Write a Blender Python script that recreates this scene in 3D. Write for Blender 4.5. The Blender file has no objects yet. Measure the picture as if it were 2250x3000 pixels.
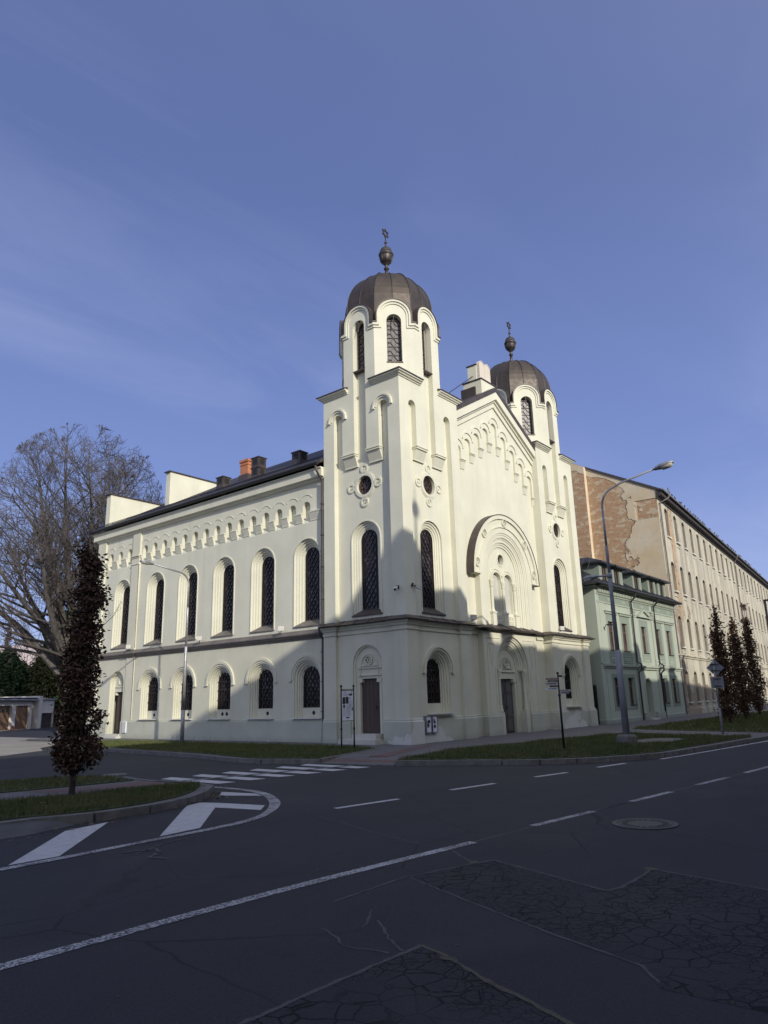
import bpy, math, random
import numpy as np
from mathutils import Vector, Matrix
from mathutils.geometry import tessellate_polygon
random.seed(7)
C = bpy.context.scene.collection
PI = math.pi
R = math.radians

# ------------------------------------------------------------------ mesh helpers
class MB:
    def __init__(s):
        s.v = []; s.f = []; s.m = []; s.cur = 0
    def face(s, pts):
        b = len(s.v); s.v.extend([tuple(p) for p in pts]); s.f.append(list(range(b, b + len(pts)))); s.m.append(s.cur)
    def idx(s, b, fl):
        for f in fl: s.f.append([b + i for i in f]); s.m.append(s.cur)
    def box(s, x0, x1, y0, y1, z0, z1):
        b = len(s.v)
        s.v.extend([(x, y, z) for z in (z0, z1) for y in (y0, y1) for x in (x0, x1)])
        s.idx(b, [(0, 2, 3, 1), (4, 5, 7, 6), (0, 1, 5, 4), (2, 6, 7, 3), (0, 4, 6, 2), (1, 3, 7, 5)])
    def fbox(s, fr, u0, u1, z0, z1, d0, d1):
        b = len(s.v)
        s.v.extend([tuple(fr(u, z, d)) for z in (z0, z1) for d in (d0, d1) for u in (u0, u1)])
        s.idx(b, [(0, 2, 3, 1), (4, 5, 7, 6), (0, 1, 5, 4), (2, 6, 7, 3), (0, 4, 6, 2), (1, 3, 7, 5)])
    def obox(s, c, a, b_, c_):
        c = Vector(c); a = Vector(a); b_ = Vector(b_); c_ = Vector(c_)
        b = len(s.v)
        s.v.extend([tuple(c + a * i + b_ * j + c_ * k) for k in (-1, 1) for j in (-1, 1) for i in (-1, 1)])
        s.idx(b, [(0, 2, 3, 1), (4, 5, 7, 6), (0, 1, 5, 4), (2, 6, 7, 3), (0, 4, 6, 2), (1, 3, 7, 5)])
    def tube(s, pts, rad, n=8, cap=True):
        pts = [Vector(p) for p in pts]
        if not hasattr(rad, '__len__'): rad = [rad] * len(pts)
        b = len(s.v); prev = None
        for i, p in enumerate(pts):
            t = (pts[min(i + 1, len(pts) - 1)] - pts[max(i - 1, 0)]).normalized()
            if prev is None:
                a = Vector((0, 0, 1)) if abs(t.z) < .9 else Vector((1, 0, 0))
                x = t.cross(a).normalized()
            else:
                x = (prev - t * prev.dot(t)).normalized()
            prev = x; y = t.cross(x)
            for k in range(n):
                a = 2 * PI * k / n
                s.v.append(tuple(p + (x * math.cos(a) + y * math.sin(a)) * rad[i]))
        for i in range(len(pts) - 1):
            for k in range(n):
                k2 = (k + 1) % n
                s.f.append([b + i * n + k, b + i * n + k2, b + (i + 1) * n + k2, b + (i + 1) * n + k]); s.m.append(s.cur)
        if cap:
            s.f.append([b + k for k in range(n)][::-1]); s.m.append(s.cur)
            e = b + (len(pts) - 1) * n
            s.f.append([e + k for k in range(n)]); s.m.append(s.cur)
    def lathe(s, cx, cy, prof, n=16, sc=1.0, rot=0):
        b = len(s.v)
        for r, z in prof:
            for k in range(n):
                a = 2 * PI * k / n + rot
                s.v.append((cx + r * sc * math.cos(a), cy + r * sc * math.sin(a), z))
        for i in range(len(prof) - 1):
            for k in range(n):
                k2 = (k + 1) % n
                s.f.append([b + i * n + k, b + i * n + k2, b + (i + 1) * n + k2, b + (i + 1) * n + k]); s.m.append(s.cur)
    def mesh(s, name, mats, smooth=False):
        me = bpy.data.meshes.new(name)
        me.from_pydata(s.v, [], s.f)
        for m in (mats if isinstance(mats, (list, tuple)) else [mats]): me.materials.append(m)
        if any(s.m): me.polygons.foreach_set('material_index', s.m)
        if smooth: me.polygons.foreach_set('use_smooth', [True] * len(me.polygons))
        me.update()
        return me
    def build(s, name, mats, parent=None, smooth=False):
        return link(name, s.mesh(name, mats, smooth), parent)

def wloc(o):
    l = Vector((0, 0, 0))
    while o is not None: l += o.location; o = o.parent
    return l
def link(name, me, parent=None, local=False):
    o = bpy.data.objects.new(name, me); C.objects.link(o)
    if parent is not None:
        o.parent = parent
        if not local: o.location = -wloc(parent)
    return o
def thing(name, label, cat, loc=(0, 0, 0), group=None, rz=0):
    o = bpy.data.objects.new(name, None); C.objects.link(o)
    o.location = loc; o.rotation_euler = (0, 0, rz); o.empty_display_size = .3
    return tag(o, label, cat, group)
def tag(o, label, cat, group=None, kind=None):
    if label: o['label'] = label
    if cat: o['category'] = cat
    if group: o['group'] = group
    if kind: o['kind'] = kind
    return o
def struct(o, kind='structure'):
    o['kind'] = kind; return o
def copy_tree(o, parent=None):
    c = o.copy(); C.objects.link(c)
    if parent is not None: c.parent = parent
    for ch in list(o.children): copy_tree(ch, c)
    return c

class Fr:
    """wall frame: u along the wall, z up, d into the wall"""
    def __init__(s, o, u, n):
        s.o = Vector((o[0], o[1], 0)); s.u = Vector((u[0], u[1], 0)).normalized(); s.n = Vector((n[0], n[1], 0)).normalized()
    def __call__(s, u, z, d=0):
        p = s.o + s.u * u + s.n * d
        return (p.x, p.y, z)
    def mat(s, u, z, d):
        """matrix for a local object (x along wall, y into wall, z up)"""
        x = s.u; n = s.n
        if x.cross(n).z < 0: x = -x
        p = s(u, z, d)
        return Matrix(((x.x, n.x, 0, p[0]), (x.y, n.y, 0, p[1]), (0, 0, 1, p[2]), (0, 0, 0, 1)))

def poly(mb, fr, outline, holes=(), d=0.):
    loops = [[Vector((a, b, 0)) for a, b in L] for L in [outline] + list(holes)]
    b = len(mb.v)
    for L in loops:
        for p in L: mb.v.append(tuple(fr(p.x, p.y, d)))
    for t in tessellate_polygon(loops): mb.f.append([b + i for i in t]); mb.m.append(mb.cur)
def skirt(mb, fr, loop, d0, d1, closed=False):
    n = len(loop)
    for i in range(n if closed else n - 1):
        a = loop[i]; c = loop[(i + 1) % n]
        mb.face([fr(a[0], a[1], d0), fr(c[0], c[1], d0), fr(c[0], c[1], d1), fr(a[0], a[1], d1)])
def ring(mb, fr, A, B, da, db=None, closed=False):
    if db is None: db = da
    n = len(A)
    for i in range(n if closed else n - 1):
        j = (i + 1) % n
        mb.face([fr(A[i][0], A[i][1], da), fr(A[j][0], A[j][1], da), fr(B[j][0], B[j][1], db), fr(B[i][0], B[i][1], db)])
def arc(c, z, r, a0=PI, a1=0., n=16):
    return [(c + r * math.cos(a0 + (a1 - a0) * i / n), z + r * math.sin(a0 + (a1 - a0) * i / n)) for i in range(n + 1)]
def arch(c, z0, zs, w, n=16):
    return [(c - w, z0)] + arc(c, zs, w, n=n) + [(c + w, z0)]
def circ(c, z, r, n=20):
    return [(c + r * math.cos(2 * PI * i / n), z + r * math.sin(2 * PI * i / n)) for i in range(n)]
def solid(mb, fr, outline, d0, d1, back=False, holes=()):
    poly(mb, fr, outline, holes, d0); skirt(mb, fr, outline, d0, d1, True)
    for h in holes: skirt(mb, fr, h, d0, d1, True)
    if back: poly(mb, fr, outline, holes, d1)
def recess(mb, fr, c, z0, zs, ws, ds, n=16):
    """stepped reveal: half widths ws[i], reached at depth ds[i]; splays between; open at the bottom"""
    for i in range(len(ws) - 1):
        A = arch(c, z0, zs, ws[i], n); B = arch(c, z0, zs, ws[i + 1], n)
        dm = ds[i] + (ds[i + 1] - ds[i]) * .72
        skirt(mb, fr, A, ds[i], dm)
        ring(mb, fr, A, B, dm, ds[i + 1])
def hood(mb, fr, c, zs, r0, r1, df, db, n=18, feet=True):
    A = arc(c, zs, r0, n=n); B = arc(c, zs, r1, n=n)
    ring(mb, fr, A, B, df); skirt(mb, fr, A, df, db); skirt(mb, fr, B, df, db)
    for s in (-1, 1):
        mb.face([fr(c + s * r0, zs, df), fr(c + s * r1, zs, df), fr(c + s * r1, zs, db), fr(c + s * r0, zs, db)])
        if feet: mb.fbox(fr, c + s * (r0 + r1) / 2 - (r1 - r0) * .65, c + s * (r0 + r1) / 2 + (r1 - r0) * .65, zs - .07, zs + .0, df - .015, db)
def cring(mb, fr, c, z, r0, r1, df, db, n=24):
    A = circ(c, z, r0, n); B = circ(c, z, r1, n)
    ring(mb, fr, A, B, df, closed=True); skirt(mb, fr, A, df, db, True); skirt(mb, fr, B, df, db, True)
def sweep(mb, path, prof, caps=True):
    """profile (out, z) along a plan polyline; outward is right of travel"""
    n = len(path); M = []
    for i in range(n):
        ns = []
        for a, b in ((i - 1, i), (i, i + 1)):
            if a < 0 or b >= n: continue
            d = Vector((path[b][0] - path[a][0], path[b][1] - path[a][1])).normalized()
            ns.append(Vector((d.y, -d.x)))
        m = ns[0] if len(ns) == 1 else (ns[0] + ns[1]) / max(.2, 1 + ns[0].dot(ns[1]))
        M.append(m)
    P = [[(path[i][0] + M[i].x * o, path[i][1] + M[i].y * o, z) for o, z in prof] for i in range(n)]
    for i in range(n - 1):
        for k in range(len(prof) - 1):
            mb.face([P[i][k], P[i + 1][k], P[i + 1][k + 1], P[i][k + 1]])
    if caps: mb.face(P[0]); mb.face(P[-1])
def bar2(mb, fr, a, b, w, d0, d1):
    """flat bar between two points of the wall plane"""
    dx, dz = b[0] - a[0], b[1] - a[1]; L = math.hypot(dx, dz)
    if L < 1e-4: return
    px, pz = -dz / L * w / 2, dx / L * w / 2
    q = [(a[0] + px, a[1] + pz), (b[0] + px, b[1] + pz), (b[0] - px, b[1] - pz), (a[0] - px, a[1] - pz)]
    mb.face([fr(x, z, d0) for x, z in q]); skirt(mb, fr, q, d0, d1, True)

# ------------------------------------------------------------------ materials
class NT:
    def __init__(s, name):
        s.m = bpy.data.materials.new(name); s.m.use_nodes = True
        s.t = s.m.node_tree; s.t.nodes.clear()
        s.o = s.n('ShaderNodeOutputMaterial'); s.b = s.n('ShaderNodeBsdfPrincipled')
        s.l(s.b.outputs[0], s.o.inputs[0])
        tc = s.n('ShaderNodeTexCoord'); s.co = tc.outputs['Object']
    def n(s, t, **k):
        x = s.t.nodes.new(t)
        for a, v in k.items(): setattr(x, a, v)
        return x
    def l(s, a, b): s.t.links.new(a, b)
    def set(s, inp, v):
        if hasattr(v, 'is_output'): s.l(v, inp)
        elif isinstance(v, (tuple, list)) and len(v) == 3 and inp.type == 'RGBA': inp.default_value = (*v, 1)
        else: inp.default_value = v
    def noise(s, scale, detail=3, rough=.55, co=None, dist=0):
        x = s.n('ShaderNodeTexNoise'); x.inputs['Scale'].default_value = scale; x.inputs['Detail'].default_value = detail
        x.inputs['Roughness'].default_value = rough; x.inputs['Distortion'].default_value = dist
        s.l(co or s.co, x.inputs['Vector']); return x.outputs['Fac']
    def voro(s, scale, feature='F1', co=None, out='Distance'):
        x = s.n('ShaderNodeTexVoronoi'); x.feature = feature; x.inputs['Scale'].default_value = scale
        s.l(co or s.co, x.inputs['Vector']); return x.outputs[out]
    def ramp(s, v, a, b, c0=0., c1=1.):
        x = s.n('ShaderNodeMapRange'); x.clamp = True
        x.inputs[1].default_value = a; x.inputs[2].default_value = b; x.inputs[3].default_value = c0; x.inputs[4].default_value = c1
        s.l(v, x.inputs[0]); return x.outputs[0]
    def math(s, op, a, b=0.):
        x = s.n('ShaderNodeMath', operation=op); s.set(x.inputs[0], a); s.set(x.inputs[1], b); return x.outputs[0]
    def mix(s, f, a, b, mode='MIX'):
        x = s.n('ShaderNodeMix', data_type='RGBA', blend_type=mode)
        s.set(x.inputs[0], f); s.set(x.inputs[6], a); s.set(x.inputs[7], b); return x.outputs[2]
    def map(s, scale=(1, 1, 1), loc=(0, 0, 0), rot=(0, 0, 0)):
        x = s.n('ShaderNodeMapping'); x.inputs['Scale'].default_value = scale; x.inputs['Location'].default_value = loc
        x.inputs['Rotation'].default_value = rot; s.l(s.co, x.inputs[0]); return x.outputs[0]
    def sep(s, v=None):
        x = s.n('ShaderNodeSeparateXYZ'); s.l(v or s.co, x.inputs[0]); return x.outputs
    def bump(s, h, strength=.3, dist=.02):
        x = s.n('ShaderNodeBump'); x.inputs['Strength'].default_value = strength; x.inputs['Distance'].default_value = dist
        s.l(h, x.inputs['Height']); s.l(x.outputs[0], s.b.inputs['Normal'])
    def done(s, col, rough=.8, metal=0., spec=None):
        s.set(s.b.inputs['Base Color'], col); s.set(s.b.inputs['Roughness'], rough); s.set(s.b.inputs['Metallic'], metal)
        if spec is not None: s.b.inputs['Specular IOR Level'].default_value = spec
        return s.m
def simple(name, col, rough=.7, metal=0., var=.12, scale=6., bump=0., spec=None):
    t = NT(name)
    f = t.ramp(t.noise(scale, 4), .3, .7)
    c = t.mix(f, tuple(x * (1 - var) for x in col), tuple(min(1, x * (1 + var)) for x in col))
    if bump: t.bump(t.noise(scale * 12, 3), bump, .01)
    return t.done(c, rough, metal, spec)
def plaster(name, col, dirt, lowz=None, patch=None, var=.07, streak=.5):
    t = NT(name)
    a = t.ramp(t.noise(.7, 5), .3, .72)
    c = t.mix(a, tuple(x * (1 - var) for x in col), tuple(x * (1 + var) for x in col))
    st = t.noise(1., 4, .6, t.map((2.2, 2.2, .16)))
    c = t.mix(t.math('MULTIPLY', t.ramp(st, .52, .78), streak * .6), c, dirt)
    fine = t.noise(9., 4, .65)
    c = t.mix(t.math('MULTIPLY', t.ramp(fine, .55, .75), .16), c, dirt)
    if lowz:
        z = t.sep()[2]
        h = t.math('ADD', z, t.math('MULTIPLY', t.noise(1.6, 5, .65), lowz * 1.2))
        g = t.ramp(h, lowz * .45, lowz * 1.35, .75, 0.)
        c = t.mix(g, c, dirt)
    if patch:
        z = t.sep()[2]
        n1 = t.noise(.75, 6, .68, t.map((1, 1, 1), (3.3, 9.2, 1.2)))
        near = t.n('ShaderNodeVectorMath', operation='DISTANCE'); t.l(t.co, near.inputs[0]); near.inputs[1].default_value = (1.2, -.2, .1)
        near2 = t.n('ShaderNodeVectorMath', operation='DISTANCE'); t.l(t.co, near2.inputs[0]); near2.inputs[1].default_value = (14.2, -.2, .1)
        g = t.math('MAXIMUM', t.ramp(near.outputs['Value'], 2.8, 1.0), t.math('MULTIPLY', t.ramp(near2.outputs['Value'], 2.2, .5), .7))
        h = t.math('ADD', t.math('SUBTRACT', n1, t.math('MULTIPLY', z, .22)), t.math('MULTIPLY', g, .27))
        c = t.mix(t.math('MULTIPLY', t.ramp(h, .56, .60), .9), c, patch)
    t.bump(t.noise(40., 3, .6), .05, .004)
    return t.done(c, .88, 0, .25)

M = {}
M['cream'] = plaster('cream_plaster', (.638, .622, .503), (.42, .43, .36))
M['cream2'] = plaster('cream_plaster_lower', (.60, .582, .462), (.40, .41, .335), lowz=1.1)
M['plinth'] = plaster('plinth_plaster', (.46, .463, .38), (.32, .33, .275), lowz=.35, patch=(.60, .59, .55), var=.09)
M['stone'] = plaster('weathered_stone', (.55, .53, .47), (.33, .32, .28), var=.15)
M['blind'] = plaster('blind_lancet_panel', (.50, .49, .44), (.40, .39, .36))
M['tablet'] = plaster('pinkish_stone', (.60, .54, .46), (.45, .39, .34), var=.12)

def metal_roof():
    t = NT('brown_copper_sheet')
    n = t.ramp(t.noise(.9, 5, .6), .3, .7)
    c = t.mix(n, (.050, .040, .033), (.088, .068, .053))
    st = t.ramp(t.noise(1., 4, .6, t.map((5, 5, .5))), .45, .75)
    c = t.mix(t.math('MULTIPLY', st, .4), c, (.115, .09, .07))
    t.bump(t.noise(3., 3), .12, .03)
    return t.done(c, t.ramp(t.noise(5., 3), .3, .7, .42, .6), .4)
M['copper'] = metal_roof()
M['flash'] = simple('dark_brown_flashing', (.075, .06, .055), .5, .3, .25, 2.)
M['flashgrey'] = simple('grey_brown_sheet_metal', (.16, .14, .125), .55, .2, .22, 1.5)
M['finial'] = simple('patinated_finial_metal', (.085, .072, .065), .45, .6, .4, 7.)
M['tarblack'] = simple('black_iron', (.018, .018, .02), .5, .2, .2)
M['doorwood'] = None
def wood(name, a, b, sc=(14, 14, .6)):
    t = NT(name)
    n = t.ramp(t.noise(2., 5, .6, t.map(sc)), .3, .7)
    c = t.mix(n, a, b)
    t.bump(t.noise(4., 3, .6, t.map(sc)), .2, .01)
    return t.done(c, .7)
M['doorwood'] = wood('brown_door_boards', (.055, .038, .032), (.095, .066, .053))
M['doorgrey'] = wood('grey_brown_door', (.085, .078, .078), (.13, .118, .115))
def rooftile(name, a, b, sx=3.2, sy=2.6):
    t = NT(name)
    br = t.n('ShaderNodeTexBrick'); br.offset = .5
    br.inputs['Scale'].default_value = 1.; br.inputs['Brick Width'].default_value = .3; br.inputs['Row Height'].default_value = .28
    br.inputs['Mortar Size'].default_value = .018; br.inputs['Bias'].default_value = 0.
    br.inputs['Color1'].default_value = (*a, 1); br.inputs['Color2'].default_value = (*b, 1); br.inputs['Mortar'].default_value = (.008, .008, .01, 1)
    x = t.sep(); cb = t.n('ShaderNodeCombineXYZ'); t.l(x[1], cb.inputs[0]); t.l(t.math('MULTIPLY', x[0], 1.15), cb.inputs[1])
    t.l(cb.outputs[0], br.inputs['Vector'])
    c = t.mix(t.ramp(t.noise(.8, 4), .35, .7, 0, .4), br.outputs['Color'], (.06, .05, .055))
    t.bump(br.outputs['Fac'], -.6, .03)
    return t.done(c, .62)
M['tile'] = rooftile('dark_slate_tiles', (.035, .032, .036), (.055, .047, .05))
def glass(name, col, rough=.08):
    t = NT(name)
    n = t.ramp(t.noise(7., 3), .35, .65)
    c = t.mix(n, tuple(x * .6 for x in col), tuple(x * 1.3 for x in col))
    pn = t.voro(3.2, 'F1', None, 'Color'); pv = t.sep(pn)[0]
    c = t.mix(t.math('MULTIPLY', t.ramp(pv, .72, .78), .55), c, (.10, .085, .095))  # purple-brown patches painted in for what single panes reflect
    t.bump(t.noise(3.5, 2), .22, .02)
    return t.done(c, rough, 0., .5)
M['glass'] = glass('dark_leaded_glass', (.022, .019, .021), .1)
M['glasslit'] = glass('sky_paled_leaded_glass', (.09, .078, .08), .42)  # belfry glass, its colour paled to stand in for reflected sky
M['lead'] = simple('dark_window_lead', (.028, .02, .018), .5, .2, .3)
M['winframe'] = simple('brown_window_frame', (.075, .05, .042), .55, 0, .2)
M['sill'] = simple('white_sill_sheet', (.62, .62, .57), .6, 0, .1)
M['galv'] = simple('galvanised_steel', (.34, .34, .35), .45, .45, .22, 9.)
M['polegrey'] = simple('grey_painted_pole', (.25, .255, .28), .5, .15, .15, 5.)
M['lampglass'] = simple('lamp_diffuser', (.55, .52, .46), .25, 0, .08)
M['signback'] = simple('grey_sign_back', (.22, .23, .26), .5, .4, .1, 3.)
M['white'] = simple('white_board', (.68, .69, .74), .45, 0, .03)
M['ink'] = simple('dark_print', (.03, .03, .035), .5, 0, .2)
M['inkgrey'] = simple('grey_print', (.33, .33, .37), .5, 0, .1)
M['inkred'] = simple('red_brown_print', (.32, .10, .06), .5, 0, .1)
M['brownsign'] = simple('brown_sign_plate', (.07, .045, .045), .5, 0, .1)
M['tansign'] = simple('pale_sign_plate', (.42, .36, .36), .5, 0, .1)
M['rubber'] = simple('dark_vent', (.012, .012, .012), .8)
M['camwhite'] = simple('white_plastic', (.55, .55, .53), .4, 0, .1)
M['brickorange'] = None
def brickmat(name, c1, c2, mortar, scale=1., axes='yz', bw=.27, rh=.085, ms=.012):
    t = NT(name)
    br = t.n('ShaderNodeTexBrick'); br.inputs['Scale'].default_value = scale
    br.inputs['Brick Width'].default_value = bw; br.inputs['Row Height'].default_value = rh; br.inputs['Mortar Size'].default_value = ms
    br.inputs['Color1'].default_value = (*c1, 1); br.inputs['Color2'].default_value = (*c2, 1); br.inputs['Mortar'].default_value = (*mortar, 1)
    x = t.sep(); cb = t.n('ShaderNodeCombineXYZ')
    t.l(t.math('ADD', x[1], x[0]), cb.inputs[0]); t.l(x[2], cb.inputs[1]); t.l(cb.outputs[0], br.inputs['Vector'])
    t.bump(br.outputs['Fac'], -.4, .02)
    return t, br.outputs['Color']
_t, _c = brickmat('orange_chimney_brick', (.55, .17, .06), (.42, .13, .05), (.30, .20, .14))
M['brickorange'] = _t.done(_c, .85)
# ------------------------------------------------------------------ camera, sun, sky
EXPO = 0.0
sc = bpy.context.scene
def make_camera():
    y, p, r = 0.6823, 0.2576, -0.0266
    fw = Vector((math.cos(y) * math.cos(p), math.sin(y) * math.cos(p), math.sin(p)))
    rt = Vector((math.sin(y), -math.cos(y), 0)); up = rt.cross(fw)
    rt2 = rt * math.cos(r) + up * math.sin(r); up2 = up * math.cos(r) - rt * math.sin(r)
    cd = bpy.data.cameras.new('camera'); co = bpy.data.objects.new('camera', cd); C.objects.link(co)
    cd.sensor_width = 36; cd.sensor_fit = 'AUTO'; cd.lens = 2093.3 / 3000 * 36; cd.clip_end = 3000; cd.clip_start = .1
    co.matrix_world = Matrix(((rt2.x, up2.x, -fw.x, -21.7965), (rt2.y, up2.y, -fw.y, -16.7473), (rt2.z, up2.z, -fw.z, 1.6), (0, 0, 0, 1)))
    sc.camera = co
make_camera()
SUN_EL = math.atan(.40); sd = Vector((.391, .920)).normalized()
def make_light():
    L = bpy.data.lights.new('sun', 'SUN'); L.energy = 3.9; L.angle = R(.53); L.color = (1, .94, .83)
    o = bpy.data.objects.new('sun', L); C.objects.link(o)
    d = Vector((sd.x * math.cos(SUN_EL), sd.y * math.cos(SUN_EL), -math.sin(SUN_EL)))
    o.rotation_euler = d.to_track_quat('-Z', 'Y').to_euler(); o.location = (-30, -60, 40)
    w = bpy.data.worlds.new('World'); sc.world = w; w.use_nodes = True; nt = w.node_tree; nt.nodes.clear()
    out = nt.nodes.new('ShaderNodeOutputWorld'); bg = nt.nodes.new('ShaderNodeBackground'); nt.links.new(bg.outputs[0], out.inputs[0])
    sky = nt.nodes.new('ShaderNodeTexSky'); sky.sky_type = 'NISHITA'; sky.sun_disc = False
    sky.sun_elevation = SUN_EL; sky.sun_rotation = math.atan2(-sd.x, -sd.y); sky.air_density = 1.15; sky.dust_density = .35; sky.ozone_density = 2.2
    bg.inputs['Strength'].default_value = 1.
    # thin high cirrus, laid out on the sky dome by direction
    tc = nt.nodes.new('ShaderNodeTexCoord'); sp = nt.nodes.new('ShaderNodeSeparateXYZ'); nt.links.new(tc.outputs['Generated'], sp.inputs[0])
    def mth(op, a, b):
        x = nt.nodes.new('ShaderNodeMath'); x.operation = op
        for i, v in enumerate((a, b)):
            if hasattr(v, 'is_output'): nt.links.new(v, x.inputs[i])
            else: x.inputs[i].default_value = v
        return x.outputs[0]
    zz = mth('MAXIMUM', sp.outputs[2], .06)
    cb = nt.nodes.new('ShaderNodeCombineXYZ'); nt.links.new(mth('DIVIDE', sp.outputs[0], zz), cb.inputs[0]); nt.links.new(mth('DIVIDE', sp.outputs[1], zz), cb.inputs[1])
    mp = nt.nodes.new('ShaderNodeMapping'); mp.inputs['Rotation'].default_value = (0, 0, R(-25)); mp.inputs['Scale'].default_value = (.42, 1.25, 1); nt.links.new(cb.outputs[0], mp.inputs[0])
    n1 = nt.nodes.new('ShaderNodeTexNoise'); n1.inputs['Scale'].default_value = 1.5; n1.inputs['Detail'].default_value = 7; n1.inputs['Roughness'].default_value = .58; n1.inputs['Distortion'].default_value = .7
    nt.links.new(mp.outputs[0], n1.inputs['Vector'])
    n2 = nt.nodes.new('ShaderNodeTexNoise'); n2.inputs['Scale'].default_value = .55; n2.inputs['Detail'].default_value = 2; nt.links.new(mp.outputs[0], n2.inputs['Vector'])
    mr = nt.nodes.new('ShaderNodeMapRange'); mr.inputs[1].default_value = .42; mr.inputs[2].default_value = .85; mr.inputs[3].default_value = 0; mr.inputs[4].default_value = .6
    nt.links.new(n1.outputs['Fac'], mr.inputs[0])
    mr2 = nt.nodes.new('ShaderNodeMapRange'); mr2.inputs[1].default_value = .38; mr2.inputs[2].default_value = .62; nt.links.new(n2.outputs['Fac'], mr2.inputs[0])
    cl = mth('MULTIPLY', mr.outputs[0], mr2.outputs[0])
    mx = nt.nodes.new('ShaderNodeMix'); mx.data_type = 'RGBA'; nt.links.new(cl, mx.inputs[0])
    # clear-sky colour by elevation, blended with the Nishita sky, brighter round the sun behind the viewer
    rp = nt.nodes.new('ShaderNodeValToRGB'); e = rp.color_ramp.elements
    e[0].position = 0; e[0].color = SKY[0]; e[1].position = 1; e[1].color = SKY[-1]
    for p_, c_ in zip((.10, .28, .62), SKY[1:4]):
        k = e.new(p_); k.color = c_
    nt.links.new(sp.outputs[2], rp.inputs[0])
    sunv = nt.nodes.new('ShaderNodeVectorMath'); sunv.operation = 'DOT_PRODUCT'; nt.links.new(tc.outputs['Generated'], sunv.inputs[0])
    sunv.inputs[1].default_value = (-sd.x * math.cos(SUN_EL), -sd.y * math.cos(SUN_EL), math.sin(SUN_EL))
    h = mth('POWER', mth('MAXIMUM', mth('MULTIPLY', mth('ADD', sunv.outputs['Value'], 1.), .5), 0.), GLOWP)
    glow = nt.nodes.new('ShaderNodeMix'); glow.data_type = 'RGBA'; glow.blend_type = 'ADD'; glow.inputs[0].default_value = 1.
    gv = nt.nodes.new('ShaderNodeVectorMath'); gv.operation = 'SCALE'; gv.inputs[0].default_value = GLOW; nt.links.new(h, gv.inputs['Scale'])
    nt.links.new(rp.outputs[0], glow.inputs[6]); nt.links.new(gv.outputs[0], glow.inputs[7])
    ns = nt.nodes.new('ShaderNodeVectorMath'); ns.operation = 'SCALE'; ns.inputs['Scale'].default_value = .10; nt.links.new(sky.outputs[0], ns.inputs[0])
    tint = nt.nodes.new('ShaderNodeMix'); tint.data_type = 'RGBA'; tint.inputs[0].default_value = .15
    nt.links.new(glow.outputs[2], tint.inputs[6]); nt.links.new(ns.outputs[0], tint.inputs[7])
    nt.links.new(tint.outputs[2], mx.inputs[6]); mx.inputs[7].default_value = CIRRUS
    nt.links.new(mx.outputs[2], bg.inputs[0])
    vs = sc.view_settings; vs.view_transform = 'Standard'; vs.look = 'None'; vs.exposure = EXPO; vs.gamma = 1
SKY = [(.46, .56, .88, 1), (.35, .45, .85, 1), (.208, .29, .655, 1), (.126, .180, .435, 1), (.092, .135, .335, 1)]
GLOW = (1.14, 1.13, .98); GLOWP = 4.0; CIRRUS = (.46, .52, .80, 1)
make_light()

# ------------------------------------------------------------------ the synagogue
syn = thing('synagogue', 'cream rendered two-storey synagogue with two domed corner towers and a gabled portal', 'synagogue')
ZS = 4.8
XW = .15
SIDE = Fr((XW, 0), (0, 1), (1, 0))           # long side wall, u = y
LOWC = [5.53, 8.42, 11.36, 14.28, 17.21]     # ground floor windows
UPC = [5.53, 8.44, 11.32, 14.23, 17.14, 20.42]
YB = 23.25

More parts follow.
